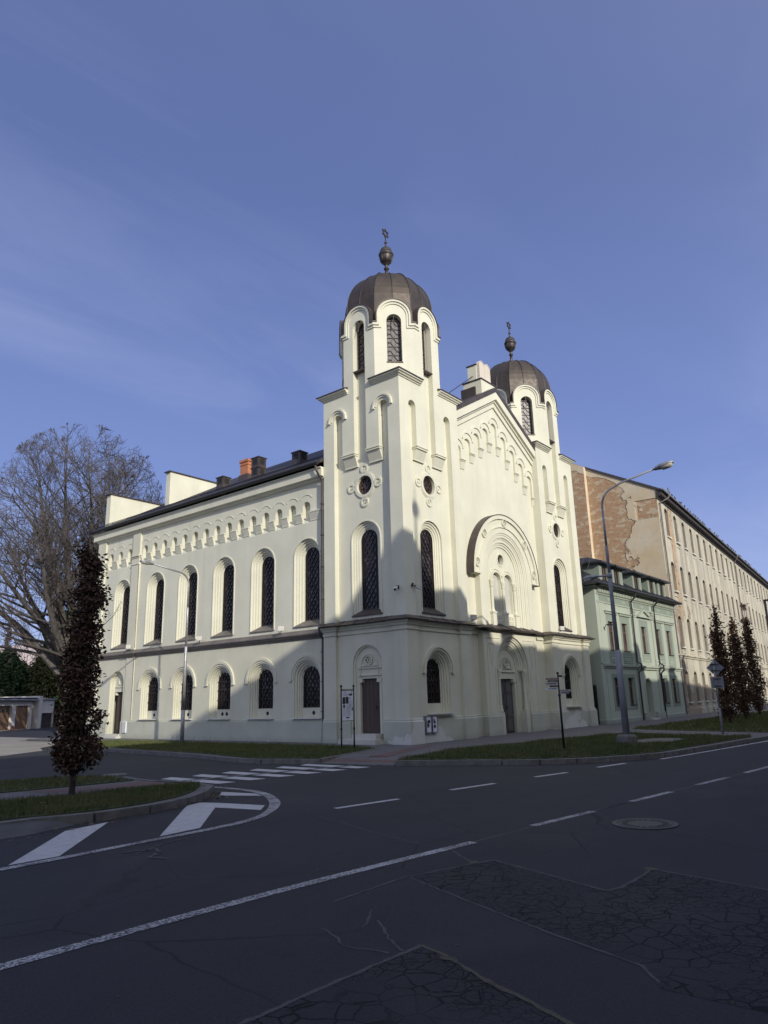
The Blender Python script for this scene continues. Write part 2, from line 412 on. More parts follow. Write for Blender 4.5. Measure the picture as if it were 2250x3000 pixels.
def unit_window(kind):
    """leaded window in a local frame: x along, y into the wall, z up from the sill"""
    fr = Fr((0, 0), (1, 0), (0, 1)); g = MB(); m = MB()
    if kind == 'upper': w, h = .44, 3.56
    elif kind == 'lower': w, h = .52, 1.86
    elif kind == 'front': w, h = .50, 1.80
    elif kind == 'belfry': w, h = .335, 2.42
    zs = h - w
    A = arch(0, 0, zs, w, 14)
    poly(g, fr, A, (), .05)
    fw_ = .045
    B = arch(0, fw_, zs, w - fw_, 14)
    ring(m, fr, A, B, 0); skirt(m, fr, B, 0, .05); m.face([fr(-w, 0, 0), fr(w, 0, 0), fr(w - fw_, fw_, 0), fr(-w + fw_, fw_, 0)])
    def inside(x, z, k):
        return z > 0 and abs(x) < k and (z < zs or x * x + (z - zs) ** 2 < k * k)
    def clipline(a, b, k, wd):
        n = 60; s0 = None
        for i in range(n + 1):
            t = i / n; p = (a[0] + (b[0] - a[0]) * t, a[1] + (b[1] - a[1]) * t)
            if inside(p[0], p[1], k):
                if s0 is None: s0 = p
                last = p
            elif s0 is not None:
                bar2(m, fr, s0, last, wd, .01, .05); s0 = None
        if s0 is not None: bar2(m, fr, s0, last, wd, .01, .05)
    if kind == 'belfry':
        k = w - .02; hh = .42; z = .02
        while z < h:
            for s in (-1, 1):
                clipline((0, z), (s * .13, z + hh / 2), k, .022); clipline((s * .13, z + hh / 2), (0, z + hh), k, .022)
                clipline((s * .13, z + hh / 2), (s * w, z + hh / 2), k, .022)
                clipline((0, z), (s * w, z + .0), k, .022)
                clipline((s * w, z + .25 * hh), (s * .13, z + hh / 2), k, .018)
            z += hh
    else:
        bw = .12 if kind == 'upper' else .10
        k = w - bw
        # border strip
        ring(m, fr, arch(0, .02, zs, k + .014, 14), arch(0, .02, zs, k - .014, 14), .01); skirt(m, fr, arch(0, .02, zs, k + .014, 14), .01, .05)
        z = .35
        while z < zs:
            for s in (-1, 1): bar2(m, fr, (s * k, z), (s * w, z), .02, .01, .05)
            z += .43
        for a in (PI / 2, PI * .28, PI * .72):
            bar2(m, fr, (k * math.cos(a), zs + k * math.sin(a)), (w * math.cos(a), zs + w * math.sin(a)), .02, .01, .05)
        sl = 1.45; st = .345
        z = -2 * k * sl
        while z < h + 1:
            clipline((-k, z), (k, z + 2 * k * sl), k, .02); clipline((k, z), (-k, z + 2 * k * sl), k, .02)
            z += st
        if kind != 'upper':   # ground floor grille in front of the glass
            for i in range(-2, 3):
                x = i * w * .36; zt = zs + math.sqrt(max(0, (w - .03) ** 2 - x * x))
                bar2(m, fr, (x, .02), (x, zt), .018, -.05, -.03)
            for zz in (.45, .9, 1.3): bar2(m, fr, (-w + .02, zz), (w - .02, zz), .022, -.052, -.03)
    return m, g
WIN = {}
for k in ('upper', 'lower', 'front', 'belfry'):
    m_, g_ = unit_window(k)
    WIN[k] = (m_.mesh('window', M['lead'] if k != 'belfry' else M['winframe']), g_.mesh('glass', M['glasslit'] if k == 'belfry' else M['glass']))
def put_window(kind, fr, u, z, d, parent):
    o = link('window', WIN[kind][0], parent, True); g = link('glass', WIN[kind][1], o, True)
    o.matrix_basis = Matrix.Translation(-wloc(parent)) @ fr.mat(u, z, d)
    return o

# ---- long side wall
W = MB(); fr = SIDE
Y0 = 4.3
# lower storey sheet with arched holes and a door hole
holesL = [arch(c, .96, 2.55, .78) for c in LOWC]
DC = 20.42
doorH = arch(DC, .2, 2.86, .68)
poly(W, fr, [(Y0, 0), (DC - .68, 0)] + [(DC - .68, .2)] + doorH[1:-1] + [(DC + .68, .2), (DC + .68, 0), (YB, 0), (YB, 4.45), (Y0, 4.45)], holesL, 0)
skirt(W, fr, [(DC - .68, 0), (DC - .68, .2)], 0, .4); skirt(W, fr, [(DC + .68, 0), (DC + .68, .2)], 0, .4)
for c in LOWC:
    recess(W, fr, c, .96, 2.55, [.78, .70, .62, .56, .52], [0, .075, .15, .22, .29])
    W.face([fr(c - .78, .96, 0), fr(c + .78, .96, 0), fr(c + .52, 1.0, .29), fr(c - .52, 1.0, .29)])
    poly(W, fr, [(c - .53, .96), (c + .53, .96), (c + .53, 1.38), (c - .53, 1.38)], (), .285)   # apron under the grille
    hood(W, fr, c, 2.55, .93, 1.05, -.07, 0); hood(W, fr, c, 2.55, .84, .93, -.035, 0, feet=False)
recess(W, fr, DC, .2, 2.86, [.68, .60, .54], [0, .14, .26])
poly(W, fr, [(DC - .55, 2.42), (DC - .55, 2.86)] + arc(DC, 2.86, .545) + [(DC + .55, 2.86), (DC + .55, 2.42)], (), .26)
cring(W, fr, DC, 2.98, .15, .2, .22, .26); W.fbox(fr, DC - .5, DC + .5, 2.66, 2.7, .22, .27); W.fbox(fr, DC - .5, DC + .5, 2.42, 2.46, .22, .27)
for s in (-1, 1): W.fbox(fr, DC + s * .46 - .1, DC + s * .46 + .1, 2.25, 2.42, .24, .5)
# pilaster strips
for a, b in ((18.76, 19.5), (22.42, YB)):
    W.fbox(fr, a, b, .0, 4.3, -.06, .02); W.fbox(fr, a, b, 4.62, 11.28, -.11, .02)
W.build('lower_wall', M['cream2'], syn)
W = MB()
SL1 = [5.585 + .913 * i for i in range(15)]; SL2 = [19.93 + .985 * i for i in range(3)]; SLOTS = SL1 + SL2
holesU = [arch(c, 4.82, 7.86, .79) for c in UPC] + [arch(c, 9.36, 10.14, .235, 10) for c in SLOTS]
poly(W, fr, [(Y0, 4.45), (YB, 4.45), (YB, 11.3), (Y0, 11.3)], holesU, 0)
for c in UPC:
    recess(W, fr, c, 4.82, 7.86, [.79, .70, .61, .52, .45], [0, .08, .16, .25, .33])
    A = arch(c, 4.82, 7.86, .79); B = arch(c, 4.80, 7.86, .84); ring(W, fr, A, B, -.03); skirt(W, fr, B, -.03, 0); skirt(W, fr, A, -.03, 0)
# arch frieze: slots sunk into the wall between little wedge corbels
for c in SLOTS:
    A = arch(c, 9.36, 10.14, .235, 10)
    skirt(W, fr, A, 0, .22); poly(W, fr, arch(c, 9.74, 10.14, .236, 10), (), .22)
    W.face([fr(c - .235, 9.36, 0), fr(c + .235, 9.36, 0), fr(c + .235, 9.76, .22), fr(c - .235, 9.76, .22)])
    A = arc(c, 10.25, .43, PI * .80, PI * .20, 8); B = arc(c, 10.25, .47, PI * .80, PI * .20, 8)
    ring(W, fr, A, B, -.022); skirt(W, fr, B, -.022, 0); skirt(W, fr, A, -.022, 0)
def corbels(ed):
    for a, b in ed:
        q = [fr(a, 9.46, .002), fr(b, 9.46, .002), fr(b, 9.80, -.11), fr(a, 9.80, -.11)]; W.face(q)
        for u in (a, b): W.face([fr(u, 9.46, .002), fr(u, 9.80, -.11), fr(u, 9.80, .01)])
        W.fbox(fr, a - .02, b + .02, 9.80, 9.845, -.125, .01); W.fbox(fr, a - .01, b + .01, 9.845, 9.88, -.06, .01); W.fbox(fr, a - .01, b + .01, 9.43, 9.46, -.025, .01)
def between(L, a, b): e = [a] + [x for c in L for x in (c - .235, c + .235)] + [b]; return [(e[i] + .01, e[i + 1] - .01) for i in range(0, len(e), 2) if e[i + 1] - e[i] > .06]
corbels(between(SL1, Y0 + .1, 18.76)); corbels(between(SL2, 19.5, 22.42))
W.fbox(fr, 18.73, 19.53, 9.80, 9.85, -.20, 0); W.fbox(fr, 18.74, 19.52, 9.72, 9.76, -.15, 0); W.fbox(fr, 18.74, 19.52, 9.34, 9.40, -.15, 0)
W.fbox(fr, 22.4, YB + .02, 9.78, 9.83, -.20, 0); W.fbox(fr, 22.4, YB + .02, 9.34, 9.40, -.15, 0)
W.build('upper_wall', M['cream'], syn)
# eaves cornice
W = MB()
prof = [(0, 11.16), (.14, 11.2), (.16, 11.28), (.30, 11.3), (.30, 11.62), (.36, 11.66), (.36, 11.7), (0, 11.7)]
sweep(W, [(8, YB + .0), (XW, YB), (XW, 4.36)], prof)
W.build('eaves_cornice', M['cream'], syn)
# body behind the walls, rear and far side
W = MB(); W.box(.8, 15.6, 1.35, YB - .02, -.2, 11.6)
fr2 = Fr((0, YB), (1, 0), (0, -1)); solid(W, fr2, [(XW, 0), (16.25, 0), (16.25, 11.9), (8.2, 16.4), (XW, 11.9)], -.001, .6)
W.face([(16.25, 4.2, 0), (16.25, YB, 0), (16.25, YB, 11.9), (16.25, 4.2, 11.9)])
W.build('rear_wall', M['cream'], syn)
# string course along the side
W = MB()
pp = [(XW, YB), (XW - .06, YB), (XW - .06, 22.42), (XW, 22.42), (XW, 19.5), (XW - .06, 19.5), (XW - .06, 18.76), (XW, 18.76), (XW, 4.3)]
pp = pp[1:]
sweep(W, pp, [(0, 4.2), (.05, 4.22), (.08, 4.3), (.16, 4.34), (.17, 4.4)])
W.cur = 1
sweep(W, pp, [(.17, 4.39), (.22, 4.395), (.22, 4.44), (.0, 4.62)])
W.build('string_course', [M['flashgrey'], M['flashgrey']], syn)
# plinth on the side
W = MB()
plp = [(0, 0), (.07, 0), (.07, .84), (.035, .86), (.035, .9), (0, .93)]
for p_ in ([(XW, YB), (XW, DC + .72)], [(XW, DC - .72), (XW, 4.3)]):
    W = MB(); sweep(W, p_, plp); W.build('plinth', M['plinth'], syn)
for c in LOWC:
    put_window('lower', SIDE, c, 1.36, .29, syn)
    W = MB(); W.fbox(SIDE, c - .86, c + .82, .93, .965, -.14, .03); W.build('window_sill', M['sill'], syn)
    for k in ((0,) if c != LOWC[2] else (-.2, .12)):
        W = MB(); cx = c + k - (.12 if c != LOWC[2] else 0)
        poly(W, SIDE, circ(cx, 1.17, .085, 14), (), .275); skirt(W, SIDE, circ(cx, 1.17, .085, 14), .275, .285, True)
        W.build('vent', M['rubber'], syn)
for c in UPC:
    put_window('upper', SIDE, c, 5.06, .33, syn)
    W = MB(); W.face([SIDE(c - .83, 4.80, -.05), SIDE(c + .83, 4.80, -.05), SIDE(c + .45, 5.07, .34), SIDE(c - .45, 5.07, .34)]); W.fbox(SIDE, c - .83, c + .83, 4.76, 4.80, -.05, .0)
    W.build('window_sill', M['flashgrey'], syn)
W = MB(); W.fbox(SIDE, DC - .5, DC + .5, .2, 2.42, .42, .5)
for i in range(5): W.fbox(SIDE, DC - .42 + i * .19, DC - .26 + i * .19, .25, 2.4, .405, .42)
W.build('door', M['doorwood'], syn)
W = MB(); W.fbox(SIDE, DC - .85, DC + .85, 0, .1, -.35, .3); W.fbox(SIDE, DC - .7, DC + .7, .1, .2, -.12, .45)
W.build('door_step', M['stone'], syn)

# ---- towers
def tower(cx, cy, parent, hood_faces, low):
    T = thing('tower', None, None); del_cat = None
    T.parent = parent
    h = 2.17; tw = MB(); lw = MB(); met = MB(); pan = MB()
    chain = [(.63, 4.5), (.63, 13.66)] + arc(.88, 13.66, .25, n=10)[1:-1] + [(1.13, 13.66), (1.13, 11.84), (1.83, 11.84), (1.83, 17.78)] + arc(2.17, 17.78, .34, n=12)[1:-1] + \
            [(2.51, 17.78), (2.51, 11.84), (3.21, 11.84), (3.21, 13.66)] + arc(3.46, 13.66, .25, n=10)[1:-1] + [(3.71, 13.66), (3.71, 4.5)]
    gab = [(3.07, 17.5), (2.75, 17.5), (2.75, 18.05)] + arc(2.17, 18.05, .58, 0, PI, 16)[1:-1] + [(1.59, 18.05), (1.59, 17.5), (1.27, 17.5)]
    def gable_mould(fr, c):
        out = [(c - .97, 17.66), (c - .76, 17.66), (c - .76, 18.05)] + arc(c, 18.05, .76, n=16)[1:-1] + [(c + .76, 18.05), (c + .76, 17.66), (c + .97, 17.66)]
        mid = [(c - .95, 17.54), (c - .66, 17.54), (c - .66, 18.05)] + arc(c, 18.05, .66, n=16)[1:-1] + [(c + .66, 18.05), (c + .66, 17.54), (c + .95, 17.54)]
        inn = [(c - .92, 17.44), (c - .56, 17.44), (c - .56, 18.05)] + arc(c, 18.05, .56, n=16)[1:-1] + [(c + .56, 18.05), (c + .56, 17.44), (c + .92, 17.44)]
        ring(tw, fr, out, mid, -.10); skirt(tw, fr, mid, -.10, -.045); skirt(tw, fr, out, -.10, .2)
        ring(tw, fr, mid, inn, -.045); skirt(tw, fr, inn, -.045, .02)
        o2 = [(c - .985, 17.71), (c - .805, 17.71), (c - .805, 18.05)] + arc(c, 18.05, .81, n=16)[1:-1] + [(c + .805, 18.05), (c + .805, 17.71), (c + .985, 17.71)]
        skirt(met, fr, o2, -.13, 1.1); ring(met, fr, o2, out, -.13)
    frs = []
    for k in range(4):
        th = [PI, -PI / 2, 0, PI / 2][k]      # outward normals: -x, -y, +x, +y
        no = Vector((math.cos(th), math.sin(th))); u = Vector((-no.y, no.x))
        if k == 0: u = -u
        o = Vector((cx, cy)) + no * h - u * h
        fr = Fr(o, u, -no); frs.append(fr)
        poly(tw, fr, chain + [(4.34, 4.5), (4.34, 15.05), (3.07, 15.05)] + gab + [(1.27, 15.05), (0, 15.05), (0, 4.5)], (), 0)
        skirt(tw, fr, chain, 0, .27)
        lo, hi = 11.6, 18.2
        skirt(tw, fr, [(1.83, 15.6), (1.83, 17.78)] + arc(2.17, 17.78, .34, n=12)[1:-1] + [(2.51, 17.78), (2.51, 15.6)], .26, .5)
        holes = [circ(2.17, 10.45, .42, 24)]
        if low[k] != 'inner': holes.append(arch(2.17, 5.0, 8.1, .77))
        poly(pan, fr, [(.5, 4.5), (3.84, 4.5), (3.84, 14.7), (2.75, 14.7), (2.75, 15.72), (1.59, 15.72), (1.59, 14.7), (.5, 14.7)], holes, .25)
        skirt(pan, fr, holes[0], .25, .42, True)
        for s in (-1, 1):   # slot backs sit a little deeper above the step
            c = 2.17 + s * 1.29
        if low[k] != 'inner':
            recess(pan, fr, 2.17, 5.0, 8.1, [.77, .69, .60, .51, .45], [.25, .31, .37, .42, .47])
            A = arch(2.17, 5.0, 8.1, .77); B = arch(2.17, 4.98, 8.1, .82); ring(pan, fr, A, B, .22); skirt(pan, fr, B, .22, .25); skirt(pan, fr, A, .22, .25)
        cring(pan, fr, 2.17, 10.45, .42, .55, .2, .25); cring(pan, fr, 2.17, 10.45, .55, .60, .225, .25)
        for a in range(4):
            q = a * PI / 2; px, pz = 2.17 + .74 * math.cos(q), 10.45 + .74 * math.sin(q)
            cring(pan, fr, px, pz, .12, .215, .2, .25, 16); cring(pan, fr, px, pz, .0, .055, .215, .25, 10)
            cring(pan, fr, 2.17 + .60 * math.cos(q), 10.45 + .60 * math.sin(q), .03, .09, .212, .25, 10)
        for a, b in ((1.13, 1.83), (2.51, 3.21)):
            tw.face([fr(a, 11.84, 0), fr(b, 11.84, 0), fr(b, 11.36, .19), fr(a, 11.36, .19)]); tw.face([fr(a, 11.36, .19), fr(b, 11.36, .19), fr(b, 11.36, .25), fr(a, 11.36, .25)])
            for u_ in (a, b): tw.face([fr(u_, 11.84, 0), fr(u_, 11.36, .19), fr(u_, 11.36, .25), fr(u_, 11.84, .25)])
            tw.fbox(fr, a - .04, b + .04, 11.88, 11.93, -.06, .2); tw.fbox(fr, a - .025, b + .025, 11.80, 11.86, -.035, .2); tw.fbox(fr, a - .012, b + .012, 11.33, 11.37, .165, .25)
        if k in hood_faces:
            for c in (.88, 3.46):
                hood(tw, fr, c, 13.66, .36, .44, -.05, 0, 12, False); hood(tw, fr, c, 13.66, .44, .52, -.09, 0, 12, True)
        gable_mould(fr, 2.17)
        put_window('belfry', fr, 2.17, 15.72, .36, T)
        W = MB(); W.fbox(fr, 1.80, 2.54, 15.66, 15.72, .0, .36); W.build('window_sill', M['winframe'], T)
        # round rosette window
        W = MB(); poly(W, fr, circ(2.17, 10.45, .42, 24), (), .40); g = W.build('rosette_glass', M['glasslit'] if False else M['glass'], T)
        W = MB(); cring(W, fr, 2.17, 10.45, .36, .425, .33, .41); cring(W, fr, 2.17, 10.45, .085, .11, .36, .41, 14)
        for a in range(8):
            q = a * PI / 4; cring(W, fr, 2.17 + .235 * math.cos(q), 10.45 + .235 * math.sin(q), .085, .11, .36, .41, 12)
        W.build('rosette_window', M['winframe'], T)
        if low[k] != 'inner':
            put_window('upper', fr, 2.17, 5.2, .47, T)
            W = MB(); W.face([fr(1.37, 4.98, .19), fr(2.97, 4.98, .19), fr(2.62, 5.21, .48), fr(1.72, 5.21, .48)]); W.fbox(fr, 1.36, 2.98, 4.93, 4.98, .19, .25); W.build('window_sill', M['flash'], T)
        # ground storey
        if low[k] == 'inner': continue
        hl = []
        if low[k] == 'door': hl = [arch(2.10, .36, 3.0, .76)]
        if low[k] == 'window': hl = [arch(2.10, 1.06, 2.65, .80)]
        if low[k] == 'door':
            q = hl[0]
            poly(lw, fr, [(.3, 0), (q[0][0], 0)] + q + [(q[-1][0], 0), (4.04, 0), (4.04, 4.6), (.3, 4.6)], (), .10)
            recess(lw, fr, 2.10, .0, 3.0, [.76, .69, .60], [.10, .17, .24])
            c = 2.10
            poly(lw, fr, [(c - .61, 2.45), (c - .61, 3.0)] + arc(c, 3.0, .605) + [(c + .61, 3.0), (c + .61, 2.45)], (), .24)
            hood(lw, fr, c, 2.98, .40, .45, .19, .24, 14, False); lw.fbox(fr, c - .48, c + .48, 2.93, 2.97, .19, .25)
            cring(lw, fr, c, 3.16, .15, .19, .16, .24, 20); cring(lw, fr, c, 3.16, .05, .07, .18, .24, 12)
            for a in range(6):
                p0 = (c + .14 * math.sin(a * PI / 3), 3.16 + .14 * math.cos(a * PI / 3)); p1 = (c + .14 * math.sin((a + 2) * PI / 3), 3.16 + .14 * math.cos((a + 2) * PI / 3))
                bar2(lw, fr, p0, p1, .022, .185, .24)
            lw.fbox(fr, c - .6, c + .6, 2.84, 2.87, .19, .25); lw.fbox(fr, c - .6, c + .6, 2.56, 2.59, .19, .25)
            for s in (-1, 1):
                lw.fbox(fr, c + s * .46 - .012, c + s * .46 + .012, 2.45, 2.87, .19, .25)
                lw.fbox(fr, c + s * .5 - .12, c + s * .5 + .12, 2.3, 2.46, .2, .5)
                lw.fbox(fr, c + s * .56 - .06, c + s * .56 + .06, .0, 2.3, .22, .5)
            W = MB(); W.fbox(fr, c - .52, c + .52, .36, 2.46, .36, .44)
            for i in range(5): W.fbox(fr, c - .49 + i * .2, c - .30 + i * .2, .42, 2.44, .34, .36)
            dr = W.build('door', M['doorwood'], T)
            W = MB(); W.tube([fr(c - .22, 1.37, .31), fr(c - .36, 1.37, .30)], .014, 6); W.fbox(fr, c - .25, c - .20, 1.25, 1.42, .325, .34); W.build('handle', M['tarblack'], dr)
            W = MB(); W.fbox(fr, c - .62, c + .60, .17, .36, -.22, .44); W.fbox(fr, c - .83, c + 1.08, 0, .17, -.5, .1); W.build('door_step', M['stone'], T)
        elif low[k] == 'window':
            c = 2.10
            poly(lw, fr, [(.3, 0), (4.04, 0), (4.04, 4.6), (.3, 4.6)], hl, .10)
            recess(lw, fr, c, 1.06, 2.65, [.80, .71, .63, .56, .50], [.10, .18, .26, .33, .40])
            poly(lw, fr, [(c - .51, 1.06), (c + .51, 1.06), (c + .51, 1.44), (c - .51, 1.44)], (), .39)
            lw.face([fr(c - .8, 1.06, .10), fr(c + .8, 1.06, .10), fr(c + .5, 1.09, .40), fr(c - .5, 1.09, .40)])
            hood(lw, fr, c, 2.65, .94, 1.05, -.0, .10); hood(lw, fr, c, 2.65, .85, .94, +.05, .10, feet=False)
            put_window('front', fr, c, 1.42, .40, T)
            W = MB(); W.fbox(fr, c - .86, c + .86, 1.03, 1.065, -.16, .06); W.build('window_sill', M['sill'], T)
        else:
            poly(lw, fr, [(.3, 0), (4.04, 0), (4.04, 4.6), (.3, 4.6)], (), .10)
    # four corner blocks below
    for sx in (-1, 1):
        for sy in (-1, 1):
            if sy > 0 and ((sx > 0) == (cx < 8)): continue
            x0, x1 = sorted((cx + sx * (h + .03), cx + sx * (h - .66))); y0, y1 = sorted((cy + sy * (h + .03), cy + sy * (h - .66)))
            lw.box(x0, x1, y0, y1, 0, 4.6)
    # diagonal belfry faces
    for k in range(4):
        th = -3 * PI / 4 + k * PI / 2
        no = Vector((math.cos(th), math.sin(th))); u = Vector((-no.y, no.x))
        o = Vector((cx, cy)) + no * h; fr = Fr(o, u, -no); sh = lambda L: [(a - 2.17, b) for a, b in L]
        win = [(-.33, 15.82), (-.33, 17.80)] + arc(0, 17.80, .33, n=12)[1:-1] + [(.33, 17.80), (.33, 15.82)]
        poly(tw, fr, [(-.9, 14.6), (.9, 14.6)] + sh(gab) + [(-.9, 14.6)][:0], [win], 0)
        skirt(tw, fr, win, 0, .32, True)
        gable_mould(fr, 0)
        o_ = put_window('belfry', fr, 0, 15.82, .26, T)
        W = MB(); W.fbox(fr, -.36, .36, 15.77, 15.82, -.03, .28); W.build('window_sill', M['winframe'], T)
    tw.build('upper_wall', M['cream'], T); pan.build('recessed_panel', M['cream'], T); lw.build('lower_wall', M['cream2'], T)
    met.build('gable_sheet', M['flash'], T)
    # pier cornices and sloping caps
    cn = MB(); cap = MB()
    pr = [(0, 14.75), (.045, 14.765), (.06, 14.81), (.12, 14.83), (.135, 14.87), (.20, 14.90), (.215, 14.955), (.0, 14.955)]
    for k in range(4):
        c4, s4 = [(1, 1), (1, -1), (-1, -1), (-1, 1)][k], 0
        P = [Vector((-h, -h + 1.5)), Vector((-h, -h)), Vector((-h + 1.5, -h))]
        rot = Matrix.Rotation(k * PI / 2, 2)
        Q = [rot @ p + Vector((cx, cy)) for p in P]
        cn = MB(); cap = MB()
        sweep(cn, [(q.x, q.y) for q in Q], pr)
        sweep(cap, [(q.x, q.y) for q in Q], [(0, 14.957), (.25, 14.957), (.25, 15.0), (0, 15.10)])
        a, b, c_ = Q[0], Q[1], Q[2]
        cap.face([(a.x, a.y, 15.10), (b.x, b.y, 15.10), (c_.x, c_.y, 15.10)])
        cn.build('pier_cornice', M['cream'], T); cap.build('pier_cap', M['flash'], T)
    # dome
    dm = MB(); prof = [(2.10, 17.55), (2.06, 17.9), (2.02, 18.3), (1.99, 18.7)] + [(1.975 * max(.0, 1 - abs(q) ** 2.15) ** (1 / 2.15), 18.95 + 2.25 * q) for q in (.0, .15, .3, .42, .53, .63, .72, .80, .87, .925, .965, .99)] + [(.1, 21.2)]
    k8 = 1 / math.cos(PI / 8)
    N = 8
    def pt(r, z, a, kk): return (cx + r * kk * math.cos(a), cy + r * kk * math.sin(a), z)
    for i in range(len(prof) - 1):
        (r0, z0), (r1, z1) = prof[i], prof[i + 1]
        for k in range(N):
            a0 = PI / 8 + k * PI / 4; a1 = a0 + PI / 4; am = (a0 + a1) / 2
            bul = 1.025
            if z0 < 18.9: continue
            dm.face([pt(r0, z0, a0, k8), pt(r0, z0, am, bul), pt(r1, z1, am, bul), pt(r1, z1, a0, k8)])
            dm.face([pt(r0, z0, am, bul), pt(r0, z0, a1, k8), pt(r1, z1, a1, k8), pt(r1, z1, am, bul)])
    # the gores run down in the valleys between the arched gables
    def rad(z):
        for (r0, z0), (r1, z1) in zip(prof[:-1], prof[1:]):
            if z0 <= z <= z1: return r0 + (r1 - r0) * (z - z0) / (z1 - z0)
        return prof[0][0]
    zs_ = [17.6 + 1.24 * i / 12 for i in range(13)] + [18.95]
    for k in range(N):
        am = k * PI / 4; no = Vector((math.cos(am), math.sin(am))); tu = Vector((-no.y, no.x))
        for s_ in (-1, 1):
            for z0, z1 in zip(zs_[:-1], zs_[1:]):
                q = []
                for z in (z0, z1):
                    r_ = rad(z); ub = .775 if z < 18.05 else math.sqrt(max(0, .775 ** 2 - (z - 18.05) ** 2)); uc = r_ * math.tan(PI / 8)
                    ub = min(ub, uc)
                    for u_ in (ub, uc):
                        rr = r_ if u_ == uc else r_ * (1 + .025 * (1 - ub / uc))
                        p = Vector((cx, cy)) + no * rr + tu * (u_ * s_); q.append((p.x, p.y, z))
                dm.face([q[0], q[1], q[3], q[2]])
    D = dm.build('dome', M['copper'], T)
    sm = MB()
    for k in range(16):
        a = k * PI / 8
        kk = k8 if k % 2 else 1.025
        sm.tube([(cx + (r * kk + .008) * math.cos(a), cy + (r * kk + .008) * math.sin(a), z + .008) for r, z in prof[:-1]], .022, 4)
    sm.build('seam', M['tarblack'], T)
    fn = MB()
    fn.lathe(cx, cy, [(.16, 21.15), (.085, 21.25), (.075, 21.78), (.13, 21.8), (.13, 21.84), (.085, 21.87), (.075, 22.02), (.12, 22.05), (.15, 22.1), (.20, 22.14), (.285, 22.28), (.325, 22.45), (.335, 22.54), (.37, 22.56), (.37, 22.62), (.31, 22.66), (.30, 22.78), (.24, 22.92), (.13, 23.0), (.05, 23.05), (.04, 23.25), (.075, 23.26), (.075, 23.3), (.03, 23.32), (.025, 23.62), (.0, 23.62)], 20)
    fn.cur = 0
    for k in range(10):
        a = k * PI / 5
        fn.tube([(cx + r * math.cos(a), cy + r * math.sin(a), z) for r, z in ((.2, 22.14), (.29, 22.28), (.33, 22.45), (.34, 22.53))], .016, 4)
    fn.build('finial', M['finial'], T, True)
    st = MB(); fs = Fr((cx, cy), (1, 0), (0, 1)); r_ = .25
    for s in (0, 1):
        tri = [(r_ * math.sin(a * 2 * PI / 3 + s * PI), 23.82 + r_ * math.cos(a * 2 * PI / 3 + s * PI)) for a in range(3)]
        for a in range(3): bar2(st, fs, tri[a], tri[(a + 1) % 3], .05, -.02 - s * .006, .02 + s * .006)
    st.build('star', M['finial'], T)
    return T
T1 = tower(2.17, 2.17, syn, (0,), ['door', 'window', 'inner', 'inner'])
T2 = tower(14.21, 2.17, syn, (), ['inner', 'window', 'plain', 'inner'])

# ---- gabled front between the towers
FR = Fr((0, 0), (1, 0), (0, 1)); CXF = 8.2
GY = .44
W = MB(); fr = FR
rake = lambda x, z0: z0 - .575 * abs(x - CXF)
boxhole = [(5.74, 4.5), (5.74, 7.1)] + arc(CXF, 7.1, 2.46, n=24)[1:-1] + [(10.66, 7.1), (10.66, 4.5)]
poly(W, fr, [(4.2, 4.5)] + boxhole + [(12.2, 4.5), (12.2, rake(12.2, 16.5)), (CXF, 16.5), (4.2, rake(4.2, 16.5))], (), GY)
# stepped arch frieze below the rake
cs = [CXF + .855 * k for k in range(-4, 5)]; wd = .265
za = lambda k: 14.80 - .505 * abs(k)        # springing
zb = lambda k: 13.80 - .497 * k             # corbel foot between slot k and k+1 (k>=0)
pts = [(4.3, rake(4.3, 16.0)), (4.3, zb(4))]
for i, k in enumerate(range(-4, 5)):
    zl = zb(abs(k) if k <= -1 else k) if k != 0 else zb(0)
    zl = zb(-k - 1) if False else zl
    left = zb(abs(k)) if k < 0 else zb(max(k - 1, 0)) if k > 0 else zb(0)
    right = zb(abs(k) - 1) if k < 0 else zb(k)
    c = cs[i]
    if pts[-1][1] != left: pts.append((pts[-1][0] + .001, left))
    pts += [(c - wd, left)] + arc(c, za(k), wd, n=10) + [(c + wd, right)]
pts += [(12.1, zb(4)), (12.1, rake(12.1, 16.0)), (CXF, 16.0)]
FD = GY - .11
poly(W, fr, pts, (), FD); skirt(W, fr, pts[1:-2], FD, GY)
for i, k in enumerate(range(-4, 6)):
    a = (cs[i - 1] + wd) if i > 0 else 4.34; b = (cs[i] - wd) if i < 9 else 12.05
    z = zb(abs(k)) if k <= 0 else zb(k - 1)
    if k == -4: z = zb(4)
    if k in (-3, -2, -1, 0): z = zb(-k)
    W.fbox(fr, a - .02, b + .02, z + .06, z + .10, FD - .05, GY); W.fbox(fr, a - .012, b + .012, z - .0, z + .03, FD - .03, GY)
    W.face([fr(a, z, FD), fr(b, z, FD), fr(b, z - .36, GY - .03), fr(a, z - .36, GY - .03)]); W.face([fr(a, z - .36, GY - .03), fr(b, z - .36, GY - .03), fr(b, z - .36, GY), fr(a, z - .36, GY)])
    for u_ in (a, b): W.face([fr(u_, z, FD), fr(u_, z - .36, GY - .03), fr(u_, z - .36, GY), fr(u_, z, GY)])
for i, k in enumerate(range(-4, 5)):
    c = cs[i]; a1 = PI * .05
    A = arc(c, za(k) + .13, .40, PI * .97, PI * .03, 12); B = arc(c, za(k) + .13, .47, PI * .97, PI * .03, 12)
    ring(W, fr, A, B, FD - .05); skirt(W, fr, A, FD - .05, FD); skirt(W, fr, B, FD - .05, FD)
